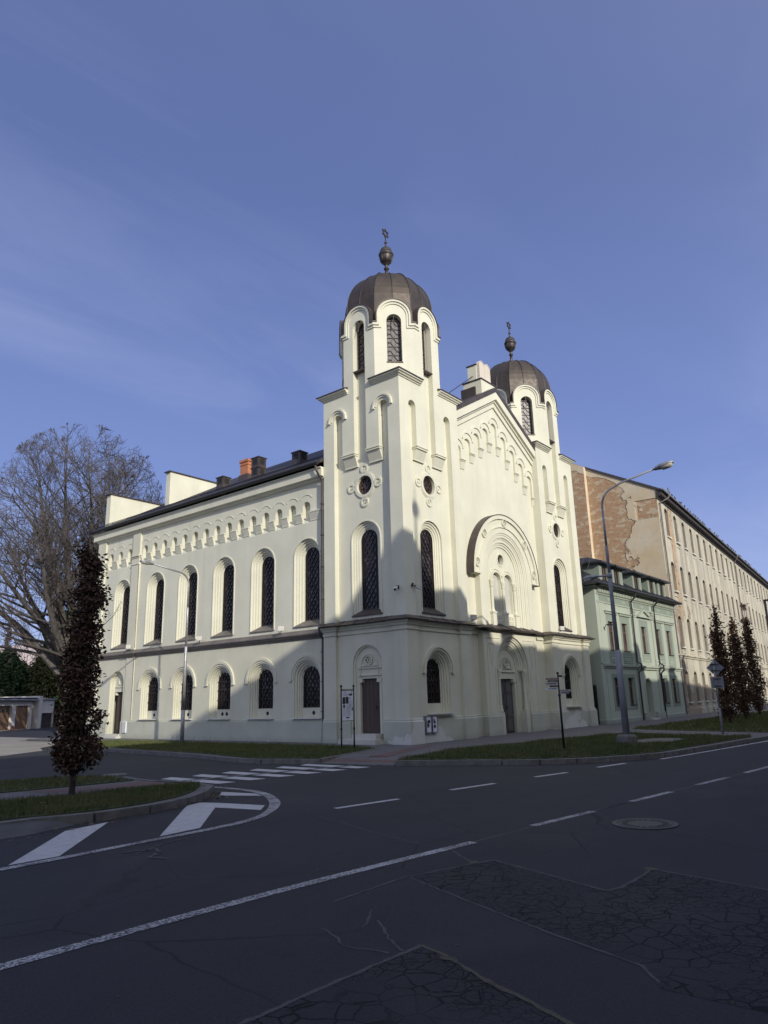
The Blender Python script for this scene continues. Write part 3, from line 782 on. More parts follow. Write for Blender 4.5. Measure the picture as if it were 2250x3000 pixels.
# raking cornice
for z0, z1, d in ((15.93, 16.2, FD - .08), (16.2, 16.32, FD - .16), (16.32, 16.72, .05)):
    q = [(4.3, rake(4.3, z0)), (CXF, z0), (12.1, rake(12.1, z0)), (12.1, rake(12.1, z1)), (CXF, z1), (4.3, rake(4.3, z1))]
    solid(W, fr, q, d, GY)
W.build('front_wall', M['cream'], syn)
# verge sheet along the rake
W = MB(); q = [(4.3, rake(4.3, 16.725)), (CXF, 16.725), (12.1, rake(12.1, 16.725)), (12.1, rake(12.1, 16.98)), (CXF, 16.98), (4.3, rake(4.3, 16.98))]
solid(W, fr, q, .02, .75, True); W.build('verge_sheet', M['flash'], syn)
# projecting box with the big window
W = MB(); BD = .15
hole = arch(CXF, 4.5, 7.3, 2.0, 24)
poly(W, fr, [(5.74, 4.5)] + hole + [(10.66, 4.5), (10.66, 7.1)] + arc(CXF, 7.1, 2.46, 0, PI, 24)[1:-1] + [(5.74, 7.1)], (), BD)
skirt(W, fr, boxhole, BD, GY + .02)
recess(W, fr, CXF, 4.5, 7.3, [2.0, 1.9, 1.78, 1.7, 1.55, 1.45, 1.34, 1.22], [BD, .19, .215, .27, .30, .36, .40, .46], 24)
lw_ = [arch(CXF + s * .53, 5.46, 6.95, .41, 12) for s in (-1, 1)]
eye = circ(CXF, 8.02, .27, 20)
poly(W, fr, arch(CXF, 4.5, 7.3, 1.24, 20), lw_ + [eye], .46)
for L in lw_: skirt(W, fr, L, .46, .62, True)
skirt(W, fr, eye, .46, .66, True); cring(W, fr, CXF, 8.02, .27, .33, .43, .46)
for s in (-1, 1):
    c = CXF + s * .53
    hood(W, fr, c, 6.95, .41, .50, .40, .46, 14, False); hood(W, fr, c, 6.95, .56, .62, .43, .46, 14, False)
    W.fbox(fr, c - .40, c + .40, 4.9, 5.38, .41, .47)
    for i in range(3):
        for j in range(2): cring(W, fr, c - .2 + i * .2, 5.02 + j * .22, .05, .085, .38, .42, 10)
for x in (CXF, CXF + 1.06, CXF - 1.06):
    W.lathe(x, .40, [(.11, 5.46), (.11, 5.52), (.075, 5.56), (.07, 6.6), (.09, 6.64), (.10, 6.74), (.14, 6.9), (.14, 6.95), (.0, 6.96)], 12)
    W.fbox(fr, x - .16, x + .16, 4.6, 5.38, .30, .46); W.fbox(fr, x - .19, x + .19, 5.38, 5.46, .27, .46)
W.build('portal_window_surround', M['cream'], syn)
W = MB()
for s in (-1, 1): poly(W, fr, arch(CXF + s * .53, 5.46, 6.95, .42, 12), (), .60)
W.build('blind_lancet', M['blind'], syn)
W = MB(); poly(W, fr, circ(CXF, 8.02, .28, 20), (), .64); W.build('eye_window', M['glass'], syn)
# the heavy hood over it
W = MB(); HC = 7.1
A = arc(CXF, HC, 2.46, n=30); B = arc(CXF, HC, 3.06, n=30)
m1 = arc(CXF, HC, 2.53, n=30); m2 = arc(CXF, HC, 2.87, n=30)
ring(W, fr, A, m1, .10); skirt(W, fr, A, .10, GY); skirt(W, fr, m1, .10, .14); ring(W, fr, m1, m2, .14); skirt(W, fr, m2, .06, .14); ring(W, fr, m2, B, .06); skirt(W, fr, B, .06, GY)
for s in (-1, 1):
    W.fbox(fr, *sorted((CXF + s * 2.44, CXF + s * 3.08)), HC - .06, HC + .0, .05, GY)
for a in (10, 45, 90, 135, 170):
    q = R(a); x, z = CXF + 2.70 * math.cos(q), HC + 2.70 * math.sin(q)
    cring(W, fr, x, z, .17, .215, .07, .15, 20)
    for j in range(6):
        p0 = (x + .15 * math.sin(j * PI / 3), z + .15 * math.cos(j * PI / 3)); p1 = (x + .15 * math.sin((j + 2) * PI / 3), z + .15 * math.cos((j + 2) * PI / 3))
        bar2(W, fr, p0, p1, .025, .10, .14)
W.build('arch_hood', M['cream'], syn)
W = MB(); A = arc(CXF, HC, 3.066, n=30); B = arc(CXF, HC, 3.10, n=30)
ring(W, fr, A, B, .035); skirt(W, fr, B, .035, GY); skirt(W, fr, A, .035, .07)
for s in (-1, 1): W.fbox(fr, *sorted((CXF + s * 3.066, CXF + s * 3.10)), HC - .1, HC, .035, GY)
W.build('hood_sheet', M['flash'], syn)
# ground storey of the front
W = MB()
for a, b in ((4.2, 5.76), (10.64, 12.2)): poly(W, fr, [(a, 0), (b, 0), (b, 4.6), (a, 4.6)], (), GY)
ph = arch(CXF, 0, 2.86, 1.46, 24)
poly(W, fr, [(5.74, 0)] + ph + [(10.66, 0), (10.66, 4.6), (5.74, 4.6)], (), BD)
for x in (5.74, 10.66): W.face([fr(x, 0, BD), fr(x, 4.6, BD), fr(x, 4.6, GY), fr(x, 0, GY)])
recess(W, fr, CXF, 0, 2.86, [1.46, 1.38, 1.30, 1.2, 1.08, 1.0, .92, .84], [BD, .25, .29, .38, .42, .48, .53, .58], 24)
poly(W, fr, [(CXF - .9, 2.42), (CXF - .9, 2.86)] + arc(CXF, 2.86, .86) + [(CXF + .9, 2.86), (CXF + .9, 2.42)], (), .58)
hood(W, fr, CXF, 2.9, .50, .55, .52, .58, 16, False); W.fbox(fr, CXF - .6, CXF + .6, 2.88, 2.92, .52, .58)
cring(W, fr, CXF, 3.14, .19, .24, .49, .58, 22)
for j in range(6):
    p0 = (CXF + .18 * math.sin(j * PI / 3), 3.14 + .18 * math.cos(j * PI / 3)); p1 = (CXF + .18 * math.sin((j + 2) * PI / 3), 3.14 + .18 * math.cos((j + 2) * PI / 3))
    bar2(W, fr, p0, p1, .028, .51, .58)
W.fbox(fr, CXF - .82, CXF + .82, 2.72, 2.76, .52, .59)
for s in (-1, 1):
    W.fbox(fr, CXF + s * .72 - .13, CXF + s * .72 + .13, 2.26, 2.43, .52, .8); W.fbox(fr, CXF + s * .80 - .07, CXF + s * .80 + .07, 0, 2.26, .55, .8)
    x = CXF + s * 1.17; y = .27
    W.lathe(x, y, [(.13, .95), (.13, 1.05), (.10, 1.1), (.11, 1.18), (.085, 1.25), (.078, 2.35), (.10, 2.38), (.09, 2.45), (.12, 2.62), (.14, 2.72), (.14, 2.76), (.1, 2.78)], 14)
    W.box(x - .17, x + .17, y - .10, y + .2, .86, .95); W.box(x - .18, x + .18, y - .10, y + .2, 2.76, 2.86); W.box(x - .18, x + .18, y - .11, y + .25, 0, .86)
    # incised spandrel panels
    xo = CXF + s * 2.2; xi = CXF + s * 1.62
    for a, b in (((xo, .95), (xo, 4.2)), ((xo, 4.2), (CXF + s * 1.05, 4.2)), ((xi, .95), (xi, 2.9)), ((xo, .95), (xi, .95)), ((CXF + s * 2.05, 3.95), (CXF + s * 1.65, 3.95)), ((CXF + s * 2.05, 3.95), (CXF + s * 1.85, 2.9)), ((CXF + s * 1.65, 3.95), (CXF + s * 1.85, 2.9))):
        bar2(W, fr, a, b, .032, BD - .03, BD + .01)
W.build('portal_wall', M['cream2'], syn)
W = MB(); W.fbox(fr, CXF - .76, CXF + .76, .02, 2.44, 0.72, 0.78)
for s in (-1, 1):
    c = CXF + s * .37
    W.fbox(fr, c - .345, c + .345, .05, 2.42, 0.69, 0.72)
    for z0, z1 in ((.12, .72), (.80, 1.78), (1.86, 2.32)):
        for a, b, e, f_ in ((c - .27, c - .23, z0, z1), (c + .23, c + .27, z0, z1), (c - .27, c + .27, z0 - .03, z0 + .03), (c - .27, c + .27, z1 - .03, z1 + .03)):
            W.fbox(fr, a, b, e, f_, 0.66, 0.69)
pd = W.build('portal_door', M['doorgrey'], syn)
W = MB(); W.tube([fr(CXF + .05, 1.15, .63), fr(CXF + .16, 1.15, .63)], .016, 6); W.fbox(fr, CXF + .02, CXF + .07, 1.05, 1.25, .645, .66); W.build('handle', M['tarblack'], pd)
# string course and plinth round the towers and the front
base = [(0, 4.37), (-.03, 4.37), (-.03, 3.68), (.10, 3.68), (.10, .66), (-.03, .66), (-.03, -.03), (.66, -.03), (.66, .10), (3.68, .10), (3.68, -.03), (4.37, -.03), (4.37, GY), (5.74, GY), (5.74, BD), (10.66, BD), (10.66, GY), (12.01, GY), (12.01, -.03), (12.7, -.03), (12.7, .10), (15.72, .10), (15.72, -.03), (16.41, -.03), (16.41, 4.4)]
W = MB()
sweep(W, base[1:13], [(0, 4.20), (.055, 4.22), (.055, 4.28), (.02, 4.30), (.03, 4.37), (.09, 4.40), (.12, 4.47), (.19, 4.50), (.20, 4.56), (0, 4.56)])
W.build('string_course', M['cream2'], syn); W = MB()
sweep(W, base[12:14], [(0, 4.30), (.08, 4.34), (.08, 4.48), (.14, 4.5), (.14, 4.56), (0, 4.56)]); W.build('string_course', M['cream2'], syn); W = MB(); sweep(W, base[16:18], [(0, 4.30), (.08, 4.34), (.08, 4.48), (.14, 4.5), (.14, 4.56), (0, 4.56)])
W.build('string_course', M['cream2'], syn); W = MB()
sweep(W, base[17:], [(0, 4.20), (.055, 4.22), (.055, 4.28), (.02, 4.30), (.03, 4.37), (.09, 4.40), (.12, 4.47), (.19, 4.50), (.20, 4.56), (0, 4.56)])
W.build('string_course', M['cream2'], syn)
W = MB()
sweep(W, base[1:], [(.0, 4.562), (.30, 4.565), (.32, 4.60), (.15, 4.70), (-.3, 4.88)])
# standing seams on the string roof
for i in range(1, len(base) - 2):
    a = Vector(base[i]); b = Vector(base[i + 1]); L = (b - a).length
    if L < 1.0: continue
    t_ = (b - a).normalized(); no = Vector((t_.y, -t_.x)); n_ = max(1, int(L / .75))
    for j in range(1, n_ + 1):
        p = a + t_ * (L * (j - .5) / n_)
        W.tube([(p.x + no.x * .32, p.y + no.y * .32, 4.61), (p.x + no.x * .15, p.y + no.y * .15, 4.71), (p.x, p.y, 4.80)], .018, 4)
W.build('string_roof', M['flash'], syn)
W = MB()
plp = [(0, 0), (.09, 0), (.09, .80), (.05, .84), (.05, .88), (.02, .93), (0, .93)]
sweep(W, base[1:3] + [(.10, 3.68), (.10, 2.95)], plp); W.build('plinth', M['plinth'], syn); W = MB(); sweep(W, [(.10, 1.27), (.10, .66), (-.03, .66), (-.03, -.03), (.66, -.03), (.66, .10), (3.68, .10), (3.68, -.03), (4.37, -.03), (4.37, GY), (5.74, GY), (5.74, BD), (CXF - 1.36, BD)], plp)
W.build('plinth', M['plinth'], syn); W = MB(); sweep(W, [(CXF + 1.36, BD), (10.66, BD)] + base[16:], plp)
W.build('plinth', M['plinth'], syn)

# ---- roof, parapets, tablets, chimneys
RS = .553
W = MB()
def roofsheet(x0, x1, ya, yb, th=.14):
    z = lambda x: 16.66 - RS * abs(x - CXF)
    for a, b in ((ya, yb),):
        W.face([(x0, a, z(x0)), (x1, a, z(x1)), (x1, b, z(x1)), (x0, b, z(x0))])
        W.face([(x0, a, z(x0) - th), (x1, a, z(x1) - th), (x1, b, z(x1) - th), (x0, b, z(x0) - th)])
    for y in (ya, yb): W.face([(x0, y, z(x0)), (x1, y, z(x1)), (x1, y, z(x1) - th), (x0, y, z(x0) - th)])
    W.face([(x0, ya, z(x0)), (x0, yb, z(x0)), (x0, yb, z(x0) - th), (x0, ya, z(x0) - th)])
roofsheet(-.27, CXF, 4.36, YB + .45); roofsheet(2.5, CXF, .5, 4.36); roofsheet(16.6, CXF, 4.36, YB + .45); roofsheet(13.9, CXF, .5, 4.36)
W.build('roof', M['tile'], syn)
W = MB()
gp = [(-.33 + .1 * math.cos(a), 11.86 + .1 * math.sin(a)) for a in [PI + i * PI / 8 for i in range(9)]]
for (xa, za_), (xb, zb_) in zip(gp[:-1], gp[1:]): W.face([(xa, 4.42, za_), (xb, 4.42, zb_), (xb, YB + .45, zb_), (xa, YB + .45, za_)])
for y in (4.42, YB + .45): W.face([(x, y, z) for x, z in gp])
for i in range(24): W.tube([(-.44, 4.8 + i * .8, 11.87), (-.22, 4.8 + i * .8, 11.9)], .012, 4)
W.tube([(-.15, 4.4, 12.12), (-.15, YB + .3, 12.12)], .02, 5); W.tube([(.1, 4.4, 12.3), (.1, YB + .3, 12.3)], .02, 5)
for i in range(20): W.tube([(-.15, 4.9 + i * .95, 12.12), (-.1, 4.9 + i * .95, 11.95)], .012, 4); W.tube([(.1, 4.9 + i * .95, 12.3), (.15, 4.9 + i * .95, 12.1)], .012, 4)
W.build('gutter', M['tarblack'], syn)
W = MB(); W.tube([(-.33, 4.55, 11.76), (-.3, 4.5, 11.5), (.0, 4.47, 11.1), (.02, 4.47, 4.75), (-.16, 4.5, 4.6), (-.16, 4.5, 4.35), (.02, 4.47, 4.15), (.02, 4.47, .05)], .05, 8)
for z in (1.2, 2.4, 3.6, 5.8, 7.2, 8.6, 10): W.box(-.05, .09, 4.41, 4.53, z, z + .04)
W.build('downpipe', M['flash'], syn)
W = MB(); W.tube([(.015, 18.72, 9.3), (.05, 18.71, 4.7)], .012, 5); W.tube([(.06, 18.71, 4.2), (.07, 18.71, .9)], .012, 5); W.build('lightning_cable', M['tarblack'], syn)
for (y0, y1, x0, z0, z1) in ((22.85, 23.3, .36, 11.9, 14.27), (18.88, 19.3, 1.84, 12.8, 15.2)):
    W = MB(); xe = CXF - (16.66 - z1) / RS + .25
    solid(W, Fr((0, y0), (1, 0), (0, 1)), [(x0, z0), (xe, z0 + (xe - x0) * RS), (xe, z1), (x0, z1)], 0, y1 - y0, True)
    pw = W.build('parapet', M['cream'], syn)
    W = MB(); W.box(x0 - .12, xe + .05, y0 - .08, y1 + .08, z1, z1 + .06); W.build('coping', M['flash'], pw)
W = MB()
W.box(7.45, 9.02, .42, 1.5, 15.6, 17.32); pw = W.build('pedestal', M['cream'], syn)
W = MB(); W.box(7.40, 9.07, .37, 1.55, 17.32, 17.37); W.box(7.35, 9.1, .75, 1.6, 15.9, 16.98); W.build('coping', M['flash'], pw)
tb = MB(); tk = MB()
for c in (7.93, 8.47):
    solid(tb, FR, arch(c, 17.37, 18.28, .27, 14), .62, .78, True)
    tb.fbox(FR, c - .3, c + .3, 17.37, 17.46, .6, .8)
    A = arch(c, 17.46, 18.28, .23, 14); B = arch(c, 17.46, 18.28, .27, 14); ring(tb, FR, A, B, .6); skirt(tb, FR, A, .6, .62)
    for i in range(6): tk.fbox(FR, c - .16, c + .16, 17.6 + i * .12, 17.62 + i * .12, .614, .62)
TB = tb.build('law_tablets', M['tablet'], syn)
W = MB(); W.box(7.62, 8.78, .78, 1.3, 17.37, 18.28); W.build('tablet_block', M['cream'], syn)
W = MB(); W.box(7.57, 8.83, .74, 1.34, 18.28, 18.33); W.build('tablet_cap', M['flash'], syn)
W = MB(); W.tube([(7.62, 1.0, 17.7), (4.6, 1.6, 15.3)], .02, 5); W.build('stay_rod', M['tarblack'], syn)
for (x, y, z, hh) in ((1.6, 13.48, 12.85, .72), (1.6, 10.6, 12.85, 1.15), (1.6, 7.55, 12.85, .72)):
    W = MB(); W.box(x - .26, x + .26, y - .28, y + .28, z, z + hh); 
    for k in range(1 if hh < 1 else 2):
        W.box(x - .3, x + .3, y - .32, y + .32, z + hh - k * .55 - .04, z + hh - k * .55 + .01)
    v = W.build('roof_vent', M['flash'], syn)
    for k in range(1 if hh < 1 else 2):
        W = MB(); W.box(x - .15, x + .15, y - .284, y - .279, z + hh - k * .55 - .4, z + hh - k * .55 - .1); W.build('louvre', M['rubber'], v); W = MB(); W.box(x - .264, x - .259, y - .16, y + .16, z + hh - k * .55 - .4, z + hh - k * .55 - .1)
        W.build('louvre', M['rubber'], v)
W = MB(); W.box(2.95, 3.5, 13.1, 13.75, 13.4, 14.95); W.box(2.9, 3.55, 13.05, 13.8, 14.8, 14.94); W.box(2.92, 3.53, 13.07, 13.78, 14.62, 14.7)
W.build('chimney', M['brickorange'], syn)
W = MB(); W.box(2.88, 3.57, 13.03, 13.82, 13.0, 14.05); W.build('chimney_flashing', M['flash'], syn)
# ------------------------------------------------------------------ ground, road, pavements
ZR = -.12
def asphalt(name, base, crack=None, cr_scale=6.0):
    t = NT(name)
    big = t.ramp(t.noise(.35, 5, .6), .3, .7)
    c = t.mix(big, tuple(x * .84 for x in base), tuple(x * 1.14 for x in base))
    lane = t.ramp(t.noise(1., 3, .5, t.map((.05, .9, 1), (0, 0, 0), (0, 0, R(4.6)))), .4, .66)
    c = t.mix(t.math('MULTIPLY', lane, .45), c, tuple(x * 1.45 for x in base))
    fine = t.noise(95., 2, .7); g2 = t.voro(150.)
    c = t.mix(t.math('MULTIPLY', t.ramp(fine, .50, .72), .55), c, tuple(x * 1.9 for x in base))
    c = t.mix(t.math('MULTIPLY', t.ramp(fine, .50, .30), .6), c, tuple(x * .45 for x in base))
    sp = t.ramp(t.voro(24.), .035, .02)
    c = t.mix(t.math('MULTIPLY', sp, t.ramp(t.noise(11., 2), .5, .6)), c, (.16, .155, .15))
    ol = t.ramp(t.noise(1.7, 5, .7), .60, .74)
    c = t.mix(t.math('MULTIPLY', ol, .45), c, tuple(x * .5 for x in base))
    dst = t.ramp(t.noise(.55, 4, .6, t.map((1, 1, 1), (7, 2, 0))), .55, .75)
    c = t.mix(t.math('MULTIPLY', dst, .35), c, (.068, .065, .06))
    # long hair cracks
    wob = t.n('ShaderNodeMix', data_type='VECTOR'); wob.inputs[0].default_value = .14
    nz = t.n('ShaderNodeTexNoise'); nz.inputs['Scale'].default_value = 2.2; nz.inputs['Detail'].default_value = 5; t.l(t.co, nz.inputs['Vector'])
    t.l(t.co, wob.inputs[4]); t.l(nz.outputs['Color'], wob.inputs[5])
    v = t.voro(.55, 'DISTANCE_TO_EDGE', wob.outputs[1])
    hm = t.ramp(t.noise(.22, 2), .50, .62)
    c = t.mix(t.math('MULTIPLY', t.ramp(v, .009, .003), t.math('MULTIPLY', hm, .7)), c, tuple(x * .25 for x in base))
    h = t.math('ADD', fine, t.math('MULTIPLY', g2, -.6))
    if crack:
        v1 = t.voro(cr_scale, 'DISTANCE_TO_EDGE', wob.outputs[1]); v2 = t.voro(cr_scale * 2.3, 'DISTANCE_TO_EDGE', wob.outputs[1])
        br_ = t.ramp(t.noise(7., 3), .30, .44); m1 = t.math('MULTIPLY', t.ramp(t.noise(.8, 3), .36, .50), br_); m2 = t.math('MULTIPLY', t.ramp(t.noise(1.1, 3, .5, t.map((1, 1, 1), (5, 3, 0))), .40, .52), br_)
        k1 = t.math('MULTIPLY', t.ramp(v1, .05, .018), m1); k2 = t.math('MULTIPLY', t.ramp(v2, .06, .015), m2)
        k = t.math('MAXIMUM', k1, k2)
        c = t.mix(t.math('MULTIPLY', k, 1.), c, tuple(x * .05 for x in base))
        h = t.math('SUBTRACT', h, t.math('MULTIPLY', k, 3.))
    t.bump(h, .55, .006)
    return t.done(c, .82, 0, .3)
M['asphalt'] = asphalt('asphalt', (.030, .0305, .0345))
M['patchasph'] = asphalt('cracked_asphalt_patch', (.0275, .028, .0315), True)
def joint(name, col):
    t = NT(name); n = t.ramp(t.noise(5., 5, .7), .36, .50, .50, 1.); c = t.mix(t.ramp(t.noise(60., 2), .35, .65), tuple(x * .7 for x in col), tuple(x * 1.2 for x in col))
    return t.done(t.mix(n, (.029, .0295, .033), c), .85, 0, .25)
M['tar'] = joint('sealed_joint', (.105, .103, .10)); M['tarbrown'] = joint('sandy_joint', (.11, .10, .072))
def paint(name, wear):
    t = NT(name)
    n = t.noise(46., 4, .75); n2 = t.noise(2.5, 3)
    k = t.ramp(t.math('ADD', n, t.math('MULTIPLY', n2, .25)), wear, wear + .05)
    c0 = t.mix(t.ramp(t.noise(7., 4, .6), .3, .7), (.40, .395, .40), (.52, .515, .52))
    c = t.mix(k, c0, (.045, .045, .05))
    return t.done(c, .7)
M['paint'] = paint('white_road_paint', .80)
M['paintworn'] = paint('worn_road_paint', .60)
def pavers(name, a, b, bw=.2, rh=.1, rot=0.):
    t = NT(name)
    br = t.n('ShaderNodeTexBrick'); br.inputs['Scale'].default_value = 1; br.inputs['Brick Width'].default_value = bw; br.inputs['Row Height'].default_value = rh; br.inputs['Mortar Size'].default_value = .007
    br.inputs['Color1'].default_value = (*a, 1); br.inputs['Color2'].default_value = (*b, 1); br.inputs['Mortar'].default_value = (.045, .043, .042, 1)
    t.l(t.map((1, 1, 1), (0, 0, 0), (0, 0, rot)), br.inputs['Vector'])
    c = t.mix(t.ramp(t.noise(1.2, 5, .6), .35, .7, 0, .5), br.outputs['Color'], tuple(x * .62 for x in a))
    t.bump(br.outputs['Fac'], -.4, .01)
    return t.done(c, .85)
M['paver'] = pavers('grey_pavers', (.135, .127, .128), (.17, .158, .158))
M['paverred'] = pavers('red_pavers', (.15, .085, .077), (.19, .105, .093))
M['kerb'] = simple('concrete_kerb', (.14, .135, .125), .88, 0, .28, 5., .3)
M['soil'] = simple('grass_soil', (.05, .062, .026), .95, 0, .35, 4., .4)
def mnode_grass():
    t = NT('grass_blades')
    g = t.n('ShaderNodeNewGeometry'); n = t.ramp(t.noise(.9, 4, .6), .33, .68)
    c = t.mix(g.outputs['Random Per Island'], (.042, .066, .018), (.088, .112, .036))
    c = t.mix(t.math('MULTIPLY', n, .55), c, (.15, .125, .06))
    return t.done(c, .8, 0, .2)
M['grass'] = mnode_grass()

G = Fr((0, 0), (1, 0), (0, 1))
def sheet(name, pts, z, mat, kind='structure', depth=None):
    W = MB(); loops = [[Vector((a, b, 0)) for a, b in pts]]; b0 = len(W.v)
    W.v.extend([(a, b, z) for a, b in pts])
    for t in tessellate_polygon(loops): W.f.append([b0 + i for i in t]); W.m.append(0)
    if depth is not None:
        n = len(pts)
        for i in range(n):
            a, c = pts[i], pts[(i + 1) % n]; W.face([(a[0], a[1], z), (c[0], c[1], z), (c[0], c[1], depth), (a[0], a[1], depth)])
    return struct(W.build(name, mat), kind)
sheet('ground', [(-900, -900), (900, -900), (900, 1200), (-900, 1200)], -.16, simple('far_ground', (.075, .08, .05), .95, 0, .3, .05))
sheet('yard', [(-90, 17), (-30, 15.2), (-18, 14.6), (-12, 13.2), (-8.5, 13.6), (-6.2, 15.2), (-5.2, 17.5), (-4.2, 18.6), (-1.95, 19), (-1.95, 27), (.5, 27), (.5, 60), (-90, 60)], ZR + .004, asphalt('sun_paled_yard', (.27, .25, .22)))  # ground colour paled here to stand in for bright sunlight
sheet('road', [(-90, -22), (130, -22), (130, 62), (-90, 62)], ZR, M['asphalt'])
def smooth(p, n=6):
    o = []
    for i in range(len(p) - 1):
        a = Vector(p[max(i - 1, 0)]); b = Vector(p[i]); c = Vector(p[i + 1]); d = Vector(p[min(i + 2, len(p) - 1)])
        for k in range(n):
            t = k / n; q = .5 * ((2 * b) + (-a + c) * t + (2 * a - 5 * b + 4 * c - d) * t * t + (-a + 3 * b - 3 * c + d) * t ** 3); o.append((q.x, q.y))
    o.append(tuple(p[-1])); return o
kerbL = smooth([(-1.9, 17.6), (-3.6, 17.2), (-4.75, 15.6), (-5.2, 12.8), (-5.69, 8.62), (-6.1, 4.68), (-6.64, 2.35), (-6.88, .75), (-6.45, -.7), (-6.2, -1.5)])
kerbR = smooth([(-5.8, -3.95), (-5.1, -5.25), (-4.5, -6.6), (-3.72, -7.73), (-2.6, -8.63), (-1.15, -9.35), (1.39, -9.62), (6.75, -10.08), (16, -10.95), (34, -12.6), (70, -15.8), (125, -20.5)])
sheet('pavement', [(.5, 17.6)] + kerbL + [(-5.0, -1.15), (-4.55, -3.55)] + kerbR + [(125, 4), (.5, .8)], 0, M['paver'], depth=-.2)
W = MB(); W.face([(-5.0, -1.15, 0), (-4.55, -3.55, 0), (-5.8, -3.95, -.095), (-6.2, -1.5, -.095)]); struct(W.build('pavement_ramp', M['paver']))
sheet('pavement_behind', [(.5, 17.6), (-1.9, 17.6), (-1.9, 26), (.5, 26)], -.004, M['paver'], depth=-.2)
# red tactile band
W = MB(); W.face([(-5.92, -1.45, -.068), (-5.55, -1.33, -.038), (-5.15, -3.72, -.038), (-5.5, -3.84, -.068)]); struct(W.build('red_paver_strip', M['paverred']))
sheet('red_paver_path', [(-4.95, -2.2), (-3.1, -1.62), (-1.9, -1.22), (-.15, -.72), (.0, -1.15), (-.5, -1.3), (-2.5, -1.95), (-4.72, -2.85)], .005, M['paverred'])
def kerbstones(name, path, w=.14, h0=-.2, h1=.012, L=.95, gap=.012):
    W = MB(); pts = [Vector((a, b)) for a, b in path]
    # resample
    out = [pts[0]]; acc = 0
    for a, b in zip(pts[:-1], pts[1:]):
        d = (b - a).length; t = 0
        while acc + d - t >= L:
            t += L - acc; acc = 0; out.append(a + (b - a) * (t / d))
        acc += d - t
    out.append(pts[-1])
    for a, b in zip(out[:-1], out[1:]):
        if (b - a).length < .15: continue
        t = (b - a).normalized(); n = Vector((t.y, -t.x)); a2 = a + t * gap / 2; b2 = b - t * gap / 2
        dz = random.uniform(-.006, .006); o = n * random.uniform(-.005, .005)
        p = [a2 + o, b2 + o, b2 + o - n * w, a2 + o - n * w]
        bv = .018
        lo = [(q.x, q.y, h0) for q in p]; hi = [(q.x, q.y, h1 + dz - (bv if i < 2 else 0)) for i, q in enumerate(p)]
        q0 = p[0] - n * bv; q1 = p[1] - n * bv
        tp = [(q0.x, q0.y, h1 + dz), (q1.x, q1.y, h1 + dz), (p[2].x, p[2].y, h1 + dz), (p[3].x, p[3].y, h1 + dz)]
        W.face([lo[0], lo[1], hi[1], hi[0]]); W.face([hi[0], hi[1], tp[1], tp[0]]); W.face(tp)
        W.face([lo[1], lo[2], tp[2], tp[1], hi[1]]); W.face([lo[3], lo[0], hi[0], tp[0], tp[3]]); W.face([lo[2], lo[3], tp[3], tp[2]])
    return struct(W.build(name, M['kerb']))
def off(path, d):
    pts = [Vector(p) for p in path]; o = []
    for i, p in enumerate(pts):
        t = (pts[min(i + 1, len(pts) - 1)] - pts[max(i - 1, 0)]).normalized(); n = Vector((t.y, -t.x)); q = p + n * d; o.append((q.x, q.y))
    return o
kerbstones('kerb', off(kerbL[::-1], .01)); 
kerbstones('kerb', off(kerbR[::-1], -.01)[::-1] if False else [p for p in kerbR[::-1]][::-1], w=-.14)
kerbstones('kerb', [(-6.18, -1.52), (-5.05, -1.17), (-3.8, -.82), (-2.1, -.2)], w=.08, h1=.03)
kerbstones('kerb', [(-6.2, -1.5), (-5.8, -3.95)], w=-.12, h1=-.09)
# island on the left
isl = smooth([(-40, -3.9), (-24, -4.5), (-18.5, -4.95), (-16.4, -5.12), (-15.6, -5.42), (-14.9, -5.5), (-14.17, -5.41), (-13.47, -5.17), (-12.81, -4.74), (-12.4, -4.35), (-12.0, -3.9), (-11.86, -3.55), (-12.1, -2.6), (-12.1, -1.4), (-11.92, -.5), (-12.1, .2), (-12.7, .85), (-13.9, 1.45), (-16.5, 2.4), (-22, 4.0), (-40, 7.5)])
sheet('island_pavement', isl, 0, M['paver'], depth=-.2)
kerbstones('kerb', isl[:-36], w=-.13, h1=.012)
kerbstones('kerb', isl[-36:], w=-.10, h1=.008)
sheet('red_paver_path', [(-14.6, -1.36), (-14.44, -2.02), (-13.76, -2.36), (-12.94, -2.66), (-12.2, -3.1), (-12.2, -1.85), (-12.95, -2.0), (-13.92, -1.56)], .005, M['paverred'])
# asphalt smear ramp at the left kerb
W = MB(); W.face([(-18.5, -4.93, .0), (-16.0, -5.27, -.01), (-15.75, -5.62, ZR + .004), (-16.6, -5.86, ZR + .004), (-18.8, -5.9, ZR + .004)]); struct(W.build('asphalt_ramp', simple('grey_smeared_asphalt', (.075, .075, .077), .9, 0, .25, 3., .3)))

